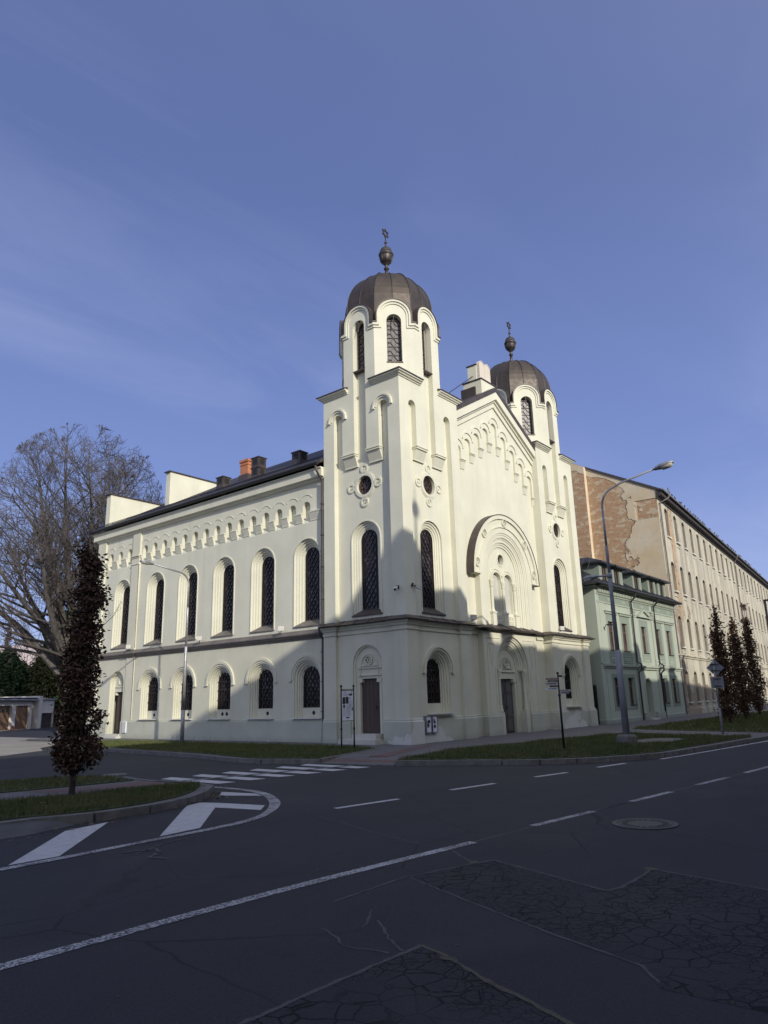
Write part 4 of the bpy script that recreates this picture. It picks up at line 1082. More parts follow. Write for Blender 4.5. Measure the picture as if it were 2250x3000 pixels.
# ---- grass
def pip(x, y, P):
    c = False; j = len(P) - 1
    for i in range(len(P)):
        if (P[i][1] > y) != (P[j][1] > y) and x < (P[j][0] - P[i][0]) * (y - P[i][1]) / (P[j][1] - P[i][1]) + P[i][0]: c = not c
        j = i
    return c
def grass(P, dens, h=(.04, .10), w=.008, z=.022, bare=None):
    g = sheet('grass_soil', P, z, M['soil'], 'stuff', depth=-.02)
    xs = [p[0] for p in P]; ys = [p[1] for p in P]; V = []; F = []
    area = (max(xs) - min(xs)) * (max(ys) - min(ys)); n = int(area * dens); rnd = random.Random(len(P) * 13 + n)
    for _ in range(n):
        x = rnd.uniform(min(xs), max(xs)); y = rnd.uniform(min(ys), max(ys))
        if not pip(x, y, P): continue
        if bare and ((x - bare[0]) / bare[2]) ** 2 + ((y - bare[1]) / bare[3]) ** 2 < rnd.uniform(.5, 1.1): continue
        cl = .5 + .5 * math.sin(x * 2.3 + 1.7 * math.sin(y * 1.9)) * math.cos(y * 2.9 + x)
        hh = rnd.uniform(*h) * (.55 + .7 * cl); a = rnd.uniform(0, 2 * PI); l = rnd.uniform(0, .8) * hh; b = rnd.uniform(0, 2 * PI); ww = w * rnd.uniform(.7, 1.5)
        i = len(V); V += [(x + ww * math.cos(a), y + ww * math.sin(a), z - .005), (x - ww * math.cos(a), y - ww * math.sin(a), z - .005), (x + l * math.cos(b), y + l * math.sin(b), z + hh)]
        F.append((i, i + 1, i + 2))
    me = bpy.data.meshes.new('grass'); me.from_pydata(V, [], F); me.materials.append(M['grass']); o = link('grass', me); o['kind'] = 'stuff'
    return o
vL = [(-2.0, 17.2)] + off(kerbL, .17)[2:-1] + [(-6.0, -1.38), (-5.0, -1.06), (-3.8, -.72), (-2.15, -.12), (-1.72, 1.9), (-1.75, 7.7), (-1.68, 14)]
vL = [(a, b) for a, b in vL]
kin = [(a, b) for a, b in off(kerbL, -.17)]
kt = [p for p in kin]
def inset(path, d, ref):
    a = off(path, d); b = off(path, -d)
    return a if (Vector(a[len(a) // 2]) - Vector(ref)).length < (Vector(b[len(b) // 2]) - Vector(ref)).length else b
vL = [(-2.0, 17.0)] + inset(kerbL, .16, (-3, 6))[3:-1] + [(-6.0, -1.36), (-5.0, -1.04), (-3.8, -.70), (-2.2, -.16), (-1.72, 1.9), (-1.75, 7.7), (-1.68, 14)]
grass(vL, 420, (.05, .12), .010)
kr = inset(kerbR, .16, (2, -6)); k1 = [p for p in kr if p[0] < 6.9]
vR = k1 + [(7.2, -9.85), (7.75, -6.86), (8.5, -4.75), (5.88, -4.15), (.83, -3.55), (-2.1, -3.1), (-4.9, -3.72)]
grass(vR, 520, (.05, .11), .010, bare=(4.0, -7.6, 1.7, .9))
sheet('gravel_patch', [(4.0 + 1.6 * math.cos(a) * (1 + .1 * math.sin(3 * a)), -7.6 + .8 * math.sin(a) * (1 + .15 * math.cos(2 * a))) for a in [i * PI / 12 for i in range(24)]], .027, simple('grey_gravel', (.16, .15, .135), .95, 0, .5, 22., .8))
k2 = [p for p in kr if 9.6 < p[0] < 72]
vR2 = k2 + [(72, -5.0), (46, -3.6), (33, -3.0), (21, -3.15), (12.5, -3.5), (11.2, -6.3), (10.0, -9.8)]
grass(vR2, 110, (.06, .14), .018)
ii = inset(isl, .15, (-16, -2))
i1 = [p for p in ii[: len(ii) * 3 // 4] if p[1] < -3.35 and p[0] > -26]
gI = i1 + [(-11.98, -3.55), (-12.34, -3.19), (-13.2, -2.98), (-14.53, -3.02), (-15.5, -2.6), (-17, -2.0), (-26, 1.0)]
grass(gI, 1500, (.035, .095), .006)
i2 = [p for p in ii[len(ii) // 2:] if p[1] > -1.5 and p[0] > -26]
gI2 = [(-12.25, -1.55)] + i2 + [(-26, 3.0), (-17, .0), (-14.93, -1.1), (-14.06, -1.28), (-13.28, -1.42)]
grass(gI2, 700, (.035, .08), .007)
M['deadleaf'] = None

# ---- road markings
ZM = ZR + .004
def strip(pts, w):
    A = off(pts, w / 2); B = off(pts, -w / 2); return [(A[i], A[i + 1], B[i + 1], B[i]) for i in range(len(pts) - 1)]
def marks(name, polys, mat, z=ZM):
    W = MB()
    for P in polys:
        b0 = len(W.v); W.v.extend([(a, b, z) for a, b in P])
        for t in tessellate_polygon([[Vector((a, b, 0)) for a, b in P]]): W.f.append([b0 + i for i in t]); W.m.append(0)
    return struct(W.build(name, mat))
marks('hatching', [[(-17.66, -7.7), (-16.1, -5.99), (-15.31, -5.8), (-17.07, -7.72)],
    [(-15.62, -7.63), (-13.58, -5.39), (-13.19, -5.24), (-13.06, -5.57), (-12.84, -6.62), (-13.25, -6.98), (-13.45, -6.03), (-14.9, -7.56)],
    [(-12.35, -4.74), (-11.95, -4.3), (-11.80, -5.18), (-11.97, -5.55)]], M['paint'])
ol = [(-30, -7.95), (-24, -7.94), (-20, -7.935), (-18.6, -7.93), (-17.84, -7.93), (-16.99, -7.92), (-15.92, -7.87), (-14.95, -7.86), (-14.27, -7.79), (-13.61, -7.54), (-12.75, -6.9), (-12.15, -6.2), (-11.62, -5.29), (-11.40, -4.4), (-11.42, -3.4)]
il = [(-30, -7.80), (-24, -7.79), (-20, -7.785), (-18.6, -7.78), (-17.77, -7.78), (-16.91, -7.77), (-15.8, -7.72), (-14.82, -7.69), (-14.16, -7.6), (-13.53, -7.32), (-12.83, -6.72), (-12.28, -6.05), (-11.82, -5.3), (-11.58, -4.45), (-11.55, -3.45)]
ol = smooth(ol, 4); il = smooth(il, 4)
marks('edge_line', [(ol[i], ol[i + 1], il[i + 1], il[i]) for i in range(len(ol) - 1)], M['paintworn'], ZM + .002)
zb_ = []
for i in range(6):
    x = -10.8 + .83 * i; y0 = -.62 - .115 * i; y1 = -3.05 - .10 * i
    zb_.append([(x - .21, y0 - .12), (x + .21, y0 + .03), (x + .21, y1 - .03), (x - .21, y1 + .08)])
marks('zebra_crossing', zb_, M['paint'])
marks('guide_gap', strip([(-11.4, -1.58), (-6.3, -2.82)], .2), M['asphalt'], ZM + .004)
marks('guide_line', strip([(-11.4, -1.51), (-6.3, -2.75)], .035) + strip([(-11.4, -1.65), (-6.3, -2.89)], .035), M['paint'], ZM + .008)
cl = smooth([(-32, -10.95), (-24, -11.0), (-19.2, -11.11), (-16.5, -11.22), (-13.75, -11.49)], 5)
da = lambda L: [q for a in L for q in strip(a, .125)]
dashes = [[(-12.35, -11.56), (-10.77, -11.74)], [(-9.51, -11.84), (-8.0, -12.0)], [(-6.8, -12.09), (-5.24, -12.24)], [(-4.19, -12.33), (-2.56, -12.46)]] + [[(-1.5 + 2.7 * i, -12.55 - .24 * i), (.1 + 2.7 * i, -12.69 - .24 * i)] for i in range(24)]
marks('centre_line', strip(cl, .135), M['paintworn']); marks('centre_line', da(dashes), M['paintworn'])
marks('road_joint', strip(smooth([(-13.75, -11.48), (-12.35, -11.58), (-9.5, -11.83), (-4.2, -12.32), (60, -18)], 4), .03), M['tar'], ZR + .002)
marks('lane_line', da([[(-12.5, -7.98), (-11.08, -8.2)], [(-9.58, -8.3), (-8.25, -8.5)], [(-6.81, -8.66), (-5.66, -8.87)], [(-4.25, -9.0), (-2.97, -9.19)]]), M['paint'])
marks('edge_line', strip([(-1.47, -9.58), (.19, -9.78), (1.9, -9.95), (7.2, -10.45), (40, -13.45), (100, -18.9)], .12), M['paint'])
def jit(p, a=.02, n=14):
    r = random.Random(int(abs(p[0][0]) * 100)); o = []
    for (x0, y0), (x1, y1) in zip(p[:-1], p[1:]):
        m = max(2, int(math.hypot(x1 - x0, y1 - y0) * n))
        for i in range(m): t = i / m; o.append((x0 + (x1 - x0) * t + r.uniform(-a, a), y0 + (y1 - y0) * t + r.uniform(-a, a)))
    o.append(p[-1]); return o
def ribbon(p, w, a=.008):
    p = jit(p, a); r = random.Random(3); A = []; B = []
    for i, q in enumerate(off(p, .001)): 
        k = w * r.uniform(.45, 1.15) / 2
        o1 = off(p[max(0, i - 1):i + 2], k); o2 = off(p[max(0, i - 1):i + 2], -k); j = 0 if i == 0 else 1
        A.append(o1[j]); B.append(o2[j])
    return [(A[i], A[i + 1], B[i + 1], B[i]) for i in range(len(p) - 1)]
pA = [(-15.61, -11.93), (-14.74, -12.15), (-14.49, -12.22), (-14.74, -12.95), (-15.0, -13.6), (-15.03, -13.74), (-14.85, -13.82), (-14.4, -13.8), (-14.0, -13.78), (-14.3, -15.2), (-15.4, -16.1), (-17.0, -16.0), (-17.0, -14.9), (-16.69, -14.68), (-16.44, -13.94), (-16.04, -12.93)]
pB = [(-18.9, -13.2), (-18.29, -13.19), (-17.54, -13.21), (-17.18, -13.24), (-17.25, -13.5), (-17.46, -13.91), (-17.61, -14.3), (-17.9, -15.2), (-18.4, -16.4), (-20.3, -16.4), (-20.2, -13.3)]
pC = [(-18.25, -12.55), (-17.4, -12.05), (-16.2, -12.35), (-17.2, -13.18), (-18.2, -13.15)]
marks('road_patch', [pA], M['patchasph'], ZR + .0015); marks('road_patch', [pB], M['patchasph'], ZR + .0015)
M['patchasph2'] = M['patchasph']
def blot(x, y, rx, ry, s):
    r = random.Random(s); return [(x + rx * math.cos(a) * r.uniform(.7, 1.2), y + ry * math.sin(a) * r.uniform(.7, 1.2)) for a in [i * PI / 7 for i in range(14)]]
J = ribbon([(-16.7, -11.9), (-15.67, -11.88), (-14.74, -12.13), (-14.49, -12.22), (-14.74, -12.95), (-15.0, -13.6), (-15.03, -13.74), (-14.85, -13.80), (-14.4, -13.8), (-14.0, -13.78), (-14.3, -15.2)], .035)
J += ribbon([(-15.61, -11.93), (-16.04, -12.93), (-16.44, -13.94), (-16.69, -14.66), (-16.9, -14.85)], .03)
J += ribbon([(-14.29, -11.55), (-14.5, -11.8), (-14.72, -12.12)], .035)
J += ribbon([(-19.5, -13.2), (-18.29, -13.2), (-17.54, -13.22), (-17.18, -13.24)], .04)
J += ribbon([(-13.27, -8.34), (-13.5, -9.1), (-13.81, -9.82), (-14.21, -11.1)], .022)
J += ribbon([(-16.9, -12.6), (-17.2, -12.95), (-17.35, -13.2)], .028, .02) + ribbon([(-17.3, -12.35), (-17.5, -12.8), (-17.45, -13.15)], .03, .02) + ribbon([(-16.7, -12.35), (-17.1, -12.6)], .025, .02)
marks('joint_seal', J, M['tar'], ZR + .003)
marks('joint_seal', ribbon([(-17.18, -13.24), (-17.25, -13.5), (-17.46, -13.91), (-17.61, -14.3), (-17.85, -14.95)], .045, .012), M['tarbrown'], ZR + .0045)
marks('old_paint_mark', ribbon([(-16.55, -8.2), (-16.15, -8.35), (-16.25, -8.55), (-16.5, -8.75), (-16.45, -9.0)], .055, .03) + ribbon([(-16.5, -8.45), (-15.9, -8.15), (-15.5, -8.1)], .03, .02), M['tar'], ZR + .0075)
marks('joint_seal', [blot(-14.7, -12.1, .07, .05, 3), blot(-14.02, -13.78, .06, .08, 5), blot(-17.3, -13.55, .04, .08, 9)], M['tarbrown'], ZR + .006)
# small litter stones and dead leaves
W = MB(); r_ = random.Random(5)
for i in range(110):
    x = r_.uniform(-20.5, -4); y = r_.uniform(-15.5, -6); s = r_.uniform(.003, .008); a = r_.uniform(0, PI)
    W.obox((x, y, ZR + s * .4), (s * math.cos(a), s * math.sin(a), 0), (-s * .8 * math.sin(a), s * .8 * math.cos(a), 0), (0, 0, s * .5))
tag(W.build('loose_stones', simple('pale_chippings', (.13, .125, .115), .9, 0, .4, 30.)), None, None, kind='stuff')

# fallen leaves on the verges and along the kerbs
V = []; F = []; r_ = random.Random(17)
def litter(n, P, z):
    xs = [p[0] for p in P]; ys = [p[1] for p in P]; k = 0
    while k < n:
        x = r_.uniform(max(min(xs), -26), max(xs)); y = r_.uniform(min(ys), max(ys))
        if not pip(x, y, P): continue
        k += 1; a = r_.uniform(0, 2 * PI); s = r_.uniform(.02, .045); i = len(V); zz = z + r_.uniform(0, .03)
        V.extend([(x + s * math.cos(a), y + s * math.sin(a), zz), (x - s * .6 * math.sin(a), y + s * .6 * math.cos(a), zz + r_.uniform(-.01, .02)), (x - s * math.cos(a), y - s * math.sin(a), zz), (x + s * .6 * math.sin(a), y - s * .6 * math.cos(a), zz + r_.uniform(-.01, .02))]); F.append((i, i + 1, i + 2, i + 3))
litter(170, gI, .05); litter(60, gI2, .05); litter(150, vR, .06); litter(80, vL, .06); litter(110, [(-17, -6.4), (-12.4, -5.2), (-11.2, -3.2), (-11.7, -3.4), (-12.6, -4.6), (-14.9, -5.6), (-17, -5.9)], ZR + .01); litter(60, [(-4.9, -5.4), (-3.6, -7.9), (-1.2, -9.6), (6, -10.3), (6, -10.7), (-1.4, -10.0), (-4.2, -8), (-5.3, -5.5)], ZR + .01)
me = bpy.data.meshes.new('fallen_leaves'); me.from_pydata(V, [], F); me.materials.append(simple('fallen_leaf', (.15, .095, .05), .8, 0, .5, 20.)); o = link('fallen_leaves', me); o['kind'] = 'stuff'

# ---- manhole covers
def manhole(x, y, r, label, col):
    t = thing('manhole_cover', label, 'manhole cover', (x, y, ZR + .003))
    W = MB(); W.lathe(x, y, [(r, ZR + .003), (r, ZR + .012), (r * .86, ZR + .012), (r * .86, ZR + .006), (r * .8, ZR + .006), (r * .8, ZR + .012), (r * .74, ZR + .012), (r * .74, ZR + .006)], 40)
    W.build('rim', simple('cast_iron_rim' + str(int(r * 100)), (col[0] * 1.25, col[1] * 1.25, col[2] * 1.25), .6, .3, .3), t)
    W = MB(); W.lathe(x, y, [(r * .74, ZR + .006), (r * .72, ZR + .013), (0, ZR + .013)], 40)
    for k in range(20):
        a = k * PI / 10; q = r * .62
        W.obox((x + q * math.cos(a), y + q * math.sin(a), ZR + .015), (.035 * math.cos(a), .035 * math.sin(a), 0), (-.02 * math.sin(a), .02 * math.cos(a), 0), (0, 0, .004))
    W.build('lid', simple('cast_iron_lid' + str(int(r * 100)), col, .6, .3, .3, 8.), t)
manhole(-11.48, -12.79, .43, 'round cast iron manhole cover in the near lane beyond the worn dashes', (.06, .058, .056))
manhole(-10.9, 1.5, .31, 'pale round manhole cover in the side street beside the planted island', (.16, .155, .145))
# ------------------------------------------------------------------ green house
M['green'] = plaster('pale_green_plaster', (.37, .41, .335), (.26, .30, .25), var=.04, streak=.3)
M['greendark'] = plaster('mid_green_plaster', (.23, .27, .222), (.165, .20, .165), var=.05, streak=.3)
M['greenbase'] = plaster('grey_green_base', (.305, .33, .29), (.21, .24, .21), lowz=.3, var=.06)
M['zinc'] = simple('dark_standing_seam_roof', (.05, .05, .055), .5, .35, .25, 2.)
M['brownwin'] = simple('red_brown_window_wood', (.12, .065, .05), .55, 0, .2)
M['housegl'] = glass('house_window_glass', (.03, .032, .035), .06)
gh = thing('green_house', 'pale green two-storey house with brown windows, dentil cornice and five roof dormers', 'house', (17.65, 0, 0))
HF = Fr((0, -.1), (1, 0), (0, 1)); X0, X1 = 17.65, 31.32
WU = [(19.32, 20.18), (21.38, 22.27), (24.62, 25.5), (27.32, 28.18), (29.40, 30.28)]
WL = [(19.28, 20.23), (21.39, 22.34), (27.34, 28.27), (29.33, 30.33)]
rect = lambda a, b, c, d: [(a, c), (b, c), (b, d), (a, d)]
W = MB()
holes = [rect(a, b, 4.1, 5.77) for a, b in WU] + [rect(a, b, .95, 2.53) for a, b in WL]
dh = arch(24.77, 0, 2.0, .52, 14)
poly(W, HF, [(X0, 0)] + dh + [(X1, 0), (X1, 7.7), (X0, 7.7)], holes, 0)
for h in holes: skirt(W, HF, h, 0, .19, True)
skirt(W, HF, dh, 0, .5)
W.face([(X0, -.1, 0), (X0, -.1, 7.7), (X0, 8, 7.7), (X0, 8, 0)]); W.face([(X1, -.1, 0), (X1, -.1, 7.7), (X1, 8, 7.7), (X1, 8, 0)]); W.face([(X0, 8, 0), (X1, 8, 0), (X1, 8, 7.7), (X0, 8, 7.7)])
W.build('wall', M['green'], gh)
W = MB()   # darker fields round the windows
for a, b in ((19.04, 20.56), (21.10, 22.62)):
    for p in ([rect(a, b, 3.32, 4.1), rect(a, b, 5.77, 6.18), rect(a, WU[0][0] if a < 21 else WU[1][0], 4.1, 5.77), rect(WU[0][1] if a < 21 else WU[1][1], b, 4.1, 5.77)]): poly(W, HF, p, (), -.004)
for i in (3, 4):
    a, b = WU[i][0] - .28, WU[i][1] + .3
    for p in ([rect(a, b, 3.32, 4.1), rect(a, b, 5.77, 6.2), rect(a, WU[i][0], 4.1, 5.77), rect(WU[i][1], b, 4.1, 5.77)]): poly(W, HF, p, (), -.004)
a, b = 24.3, 25.85
for p in ([rect(a, b, 3.5, 4.1), rect(a, b, 5.77, 6.2), rect(a, WU[2][0], 4.1, 5.77), rect(WU[2][1], b, 4.1, 5.77)]): poly(W, HF, p, (), -.004)
for a, b, i, j in ((19.04, 22.55, 0, 1), (27.02, 28.5, 2, 2), (29.05, 30.6, 3, 3)):
    poly(W, HF, rect(a, b, .72, .95), (), -.03); poly(W, HF, rect(a, b, 2.53, 2.74), (), -.03); poly(W, HF, rect(a, WL[i][0], .95, 2.53), (), -.03); poly(W, HF, rect(WL[j][1], b, .95, 2.53), (), -.03)
    if i != j: poly(W, HF, rect(WL[i][1], WL[j][0], .95, 2.53), (), -.03)
    skirt(W, HF, rect(a, b, .72, 2.74), -.03, 0, True)
for a, b in ((18.3, 23.2), (23.7, 26.5), (27.0, 31.3)): poly(W, HF, rect(a, b, 6.86, 7.26), (), -.012)
W.build('window_surround', M['greendark'], gh)
W = MB()   # mouldings
sweep(W, [(17.95, -.1), (23.2, -.1), (23.2, -.16), (27.02, -.16), (27.02, -.1), (X1 + .1, -.1)], [(0, 3.02), (.05, 3.05), (.06, 3.12), (.16, 3.17), (.18, 3.27), (0, 3.30)])
sweep(W, [(X0 + .2, -.1), (X1 + .05, -.1)], [(0, 6.78), (.05, 6.8), (.05, 6.86), (0, 6.88)]); sweep(W, [(X0 + .2, -.1), (X1 + .05, -.1)], [(0, 7.25), (.06, 7.27), (.08, 7.34), (0, 7.34)])
sweep(W, [(X0 - .0, 1.0), (X0, -.1), (X1 + .05, -.1)], [(.08, 7.58), (.22, 7.6), (.25, 7.7), (.3, 7.74), (0, 7.76)])
n = 54
for i in range(n):
    x = X0 + .35 + (X1 - X0 - .45) * i / n
    W.fbox(HF, x, x + .13, 7.37, 7.58, -.18, 0)
for a, b in ((18.93, 20.6), (21.05, 22.75), (27.08, 28.8), (29.08, 30.85)):
    sweep(W, [(a, -.09), (a, -.12), (b, -.12), (b, -.09)], [(0, 6.2), (.06, 6.22), (.08, 6.3), (.14, 6.34), (.14, 6.38), (0, 6.40)])
# pediment
poly(W, HF, [(24.0, 6.38), (26.3, 6.38), (25.15, 6.78)], (), -.03)
for p in ([(23.95, 6.34), (26.35, 6.34), (26.35, 6.42), (23.95, 6.42)], [(23.95, 6.42), (25.15, 6.88), (25.15, 6.78), (24.15, 6.40)], [(26.35, 6.42), (25.15, 6.88), (25.15, 6.78), (26.15, 6.40)]): solid(W, HF, p, -.16, 0)
for x in (23.2, 26.5):
    W.fbox(HF, x, x + .5, 3.3, 6.3, -.06, 0); W.fbox(HF, x - .05, x + .55, 3.3, 3.75, -.1, 0); W.fbox(HF, x - .03, x + .53, 6.3, 6.36, -.1, 0)
    for j in range(3):
        for k in range(2): W.fbox(HF, x + .02 + j * .17, x + .13 + j * .17, 6.4 + k * .2, 6.56 + k * .2, -.11 - .02 * k, 0)
    W.fbox(HF, x - .05, x + .55, 6.78, 6.86, -.15, 0); W.fbox(HF, x, x + .5, 0, 3.02, -.07, 0)
for a, b in ((X0, X0 + .32), (18.32, 18.5), (22.95, 23.1), (27.05, 27.2)): W.fbox(HF, a, b, .0, 3.02, -.03, 0)
W.fbox(HF, X0, X0 + .3, 3.3, 7.58, -.05, 0); W.fbox(HF, X0 + .55, 19.0, 3.3, 6.8, -.02, 0); W.fbox(HF, 20.62, 21.05, 3.3, 6.8, -.02, 0); W.fbox(HF, 22.66, 23.1, 3.3, 6.8, -.02, 0); W.fbox(HF, 28.52, 29.1, 3.3, 6.8, -.02, 0); W.fbox(HF, 30.62, X1, 3.3, 6.8, -.02, 0)
for a, b in ((19.1, 20.5), (21.15, 22.55), (24.45, 25.7), (27.1, 28.4), (29.2, 30.5)):
    for p in (rect(a, b, 3.42, 3.46), rect(a, b, 3.78, 3.82)): solid(W, HF, p, -.03, 0)
    for k in range(5): cring(W, HF, a + .25 + k * (b - a - .5) / 4, 3.62, .05, .10, -.025, 0, 8)
for c in (19.8, 22.0, 25.1, 28.2, 30.2):
    for k in (-1, 0, 1): cring(W, HF, c + k * .16, 7.06, .04, .085, -.03, 0, 8)
ring(W, HF, arch(24.77, 0, 2.0, .56, 14), arch(24.77, 0, 2.0, .78, 14), -.03); skirt(W, HF, arch(24.77, 0, 2.0, .56, 14), -.03, 0); skirt(W, HF, arch(24.77, 0, 2.0, .78, 14), -.03, 0)
W.build('moulding', M['green'], gh)
W = MB(); sweep(W, [(X0, 4), (X0, -.1), (24.1, -.1)], [(0, 0), (.06, 0), (.06, .22), (.0, .26)]); sweep(W, [(25.45, -.1), (X1, -.1)], [(0, 0), (.06, 0), (.06, .22), (.0, .26)])
W.fbox(HF, 25.45, 27.0, 0, .45, -.16, 0); W.fbox(HF, 23.35, 24.12, 0, .45, -.16, 0); W.build('base', M['greenbase'], gh)
def casement(parent, fr, a, b, z0, z1, d, mat, n=2, transom=.68):
    W = MB(); w = .06
    poly(W, fr, rect(a, b, z0, z1), [rect(a + w, b - w, z0 + w, z1 - w)], d); skirt(W, fr, rect(a + w, b - w, z0 + w, z1 - w), d, d + .05, True)
    for k in range(1, n): x = a + (b - a) * k / n; W.fbox(fr, x - .045, x + .045, z0 + w, z1 - w, d - .01, d + .05)
    if transom: z = z0 + (z1 - z0) * transom; W.fbox(fr, a + w, b - w, z - .035, z + .035, d - .012, d + .05)
    o = W.build('window', mat, parent)
    W = MB(); poly(W, fr, rect(a, b, z0, z1), (), d + .04); W.build('glass', M['housegl'], o)
    return o
for a, b in WU + WL:
    z0, z1 = (4.1, 5.77) if (a, b) in WU else (.95, 2.53)
    o = casement(gh, HF, a, b, z0, z1, .13, M['brownwin'])
    W = MB(); W.fbox(HF, a - .04, b + .04, z0 - .03, z0 + .015, -.06, .13); W.build('sill', M['zinc'], o)
W = MB(); poly(W, HF, arch(24.77, 0, 2.0, .55, 14), (), .47)
for s in (-1, 1): W.fbox(HF, 24.77 + s * .25 - .2, 24.77 + s * .25 + .2, .15, 1.9, .44, .47)
W.build('door', M['greendark'], gh)
W = MB(); W.fbox(HF, 24.2, 25.35, 0, .1, -.3, .45); W.build('door_step', M['stone'], gh)
# roof with dormers
W = MB()
ez, ey = 7.85, -.62
def zr(y): return ez + (y - ey) * .62
W.face([(X0 - .55, ey, ez), (X1 + .35, ey, ez), (X1 + .1, 4, zr(4)), (X0 + 1.9, 4, zr(4))])
W.face([(X0 - .55, ey, ez), (X0 + 1.9, 4, zr(4)), (X0 + 1.9, 5, zr(4)), (X0 - .55, 8.6, ez)])
W.face([(X0 + 1.9, 4, zr(4)), (X1 + .1, 4, zr(4)), (X1 + .35, 8.6, ez), (X0 - .55, 8.6, ez)])
W.face([(X0 - .55, ey, ez), (X1 + .35, ey, ez), (X1 + .35, ey, ez - .14), (X0 - .55, ey, ez - .14)]); W.face([(X0 - .55, ey, ez), (X0 - .55, 8.6, ez), (X0 - .55, 8.6, ez - .14), (X0 - .55, ey, ez - .14)])
W.face([(X0 - .55, ey, ez - .14), (X1 + .35, ey, ez - .14), (X1 + .35, .2, ez - .14), (X0 - .55, .2, ez - .14)]); W.face([(X0 - .55, ey, ez - .14), (X0 + .05, ey, ez - .14), (X0 + .05, 8.6, ez - .14), (X0 - .55, 8.6, ez - .14)])
for i in range(26):
    x = X0 + i * .55; W.tube([(x, ey, ez + .02), (x, 2, zr(2) + .02)], .018, 4)
for i in range(10):
    y = .2 + i * .45; W.tube([(X0 - .5, y, ez + .02), (X0 + 1.2, y + .1, ez + 1.9)], .018, 4)
W.tube([(X0 - .6, ey - .06, ez - .06), (X1 + .4, ey - .06, ez - .06)], .07, 8)
W.build('roof', M['zinc'], gh)
for i, (a, b, wa, wb) in enumerate(((18.95, 20.55, 19.38, 20.2), (20.95, 22.6, 21.25, 22.1), (24.28, 25.85, 24.58, 25.42), (27.05, 28.55, 27.4, 28.2), (29.0, 30.65, 29.45, 30.2))):
    DF = Fr((0, -.02), (1, 0), (0, 1)); W = MB()
    poly(W, DF, rect(a, b, 7.9, 9.3), [rect(wa, wb, 8.17, 9.08)], 0); skirt(W, DF, rect(wa, wb, 8.17, 9.08), 0, .12, True)
    for x in (a, b): W.face([(x, -.02, 7.9), (x, -.02, 9.3), (x, 2.6, 9.3), (x, .3, 7.9)])
    d = W.build('dormer', M['greendark'], gh)
    W = MB(); x0, x1 = a - .3, b + .3; y0 = -.36; zt = 9.78; xm = (a + b) / 2
    W.face([(x0, y0, 9.3), (x1, y0, 9.3), (xm + .15, .9, zt), (xm - .15, .9, zt)]); W.face([(x0, y0, 9.3), (xm - .15, .9, zt), (xm - .15, 3, zt), (x0, 3, 9.3)]); W.face([(x1, y0, 9.3), (xm + .15, .9, zt), (xm + .15, 3, zt), (x1, 3, 9.3)])
    W.face([(xm - .15, .9, zt), (xm + .15, .9, zt), (xm + .15, 3, zt), (xm - .15, 3, zt)])
    for p, q in (((x0, y0), (x1, y0)), ((x0, y0), (x0, 3)), ((x1, y0), (x1, 3))): W.face([(p[0], p[1], 9.3), (q[0], q[1], 9.3), (q[0], q[1], 9.2), (p[0], p[1], 9.2)])
    W.face([(x0, y0, 9.2), (x1, y0, 9.2), (x1, 3, 9.2), (x0, 3, 9.2)])
    W.build('roof', M['zinc'], d)
    W = MB(); poly(W, DF, rect(wa, wb, 8.17, 9.08), [rect(wa + .08, wb - .08, 8.25, 9.0)], .08); W.fbox(DF, (wa + wb) / 2 - .04, (wa + wb) / 2 + .04, 8.25, 9.0, .07, .1)
    W.build('window', M['brownwin'], d)
    W = MB(); poly(W, DF, rect(wa, wb, 8.17, 9.08), (), .11); W.build('glass', M['housegl'], d)
for x in (22.98, 26.98):
    W = MB(); W.tube([(x - .1, -.64, 7.74), (x - .1, -.58, 7.5), (x, -.24, 7.2), (x, -.22, 3.5), (x + .1, -.42, 3.35), (x + .1, -.42, 3.05), (x, -.24, 2.85), (x, -.24, .05)], .055, 8); W.build('downpipe', M['tarblack'] if x > 25 else M['zinc'], gh)
for u, z, fr_ in ((.55, 5.5, Fr((X0, 0), (0, 1), (1, 0))),):
    lt = thing('wall_lamp', 'small dark bracket lamp on the side wall of the green house', 'wall lamp', (X0, .6, 5.5))
    W = MB(); W.tube([(X0, .55, 5.4), (X0 - .2, .5, 5.62), (X0 - .42, .45, 5.66)], .02, 6); W.obox((X0 - .5, .43, 5.6), (.15, 0, 0), (0, .05, 0), (0, 0, .035)); W.build('bracket', M['tarblack'], lt)
lt = thing('wall_lamp', 'small bracket lamp on the street front of the green house by its left corner', 'wall lamp', (18.45, -.1, 5.2))
W = MB(); W.tube([(18.6, -.1, 5.25), (18.52, -.3, 5.5), (18.48, -.45, 5.52)], .02, 6); W.obox((18.46, -.55, 5.46), (.06, 0, 0), (0, .14, 0), (0, 0, .035)); W.build('bracket', M['tarblack'], lt)
# gate in the gap
gt = thing('metal_gate', 'dark metal bar gate between the synagogue and the green house', 'gate', (17.05, .35, 0))
W = MB()
for i in range(9): W.box(16.5 + i * .125, 16.53 + i * .125, .33, .36, .08, 1.82)
for z in (.15, .4, 1.5, 1.7): W.box(16.48, 17.62, .36, .39, z, z + .04)
W.build('bars', M['tarblack'], gt)
W = MB(); W.box(17.45, 17.6, .26, .42, 0, 2.0); W.lathe(17.525, .34, [(.09, 2.0), (.1, 2.06), (.06, 2.14), (0, 2.16)], 10); W.build('post', M['tarblack'], gt)
W = MB(); W.box(16.5, 17.6, 2.5, 2.55, 0, 1.8); 
tag(W.build('board_fence', wood('dark_fence_boards', (.03, .027, .025), (.05, .045, .04))), 'dark board fence standing behind the bar gate in the narrow gap', 'fence')

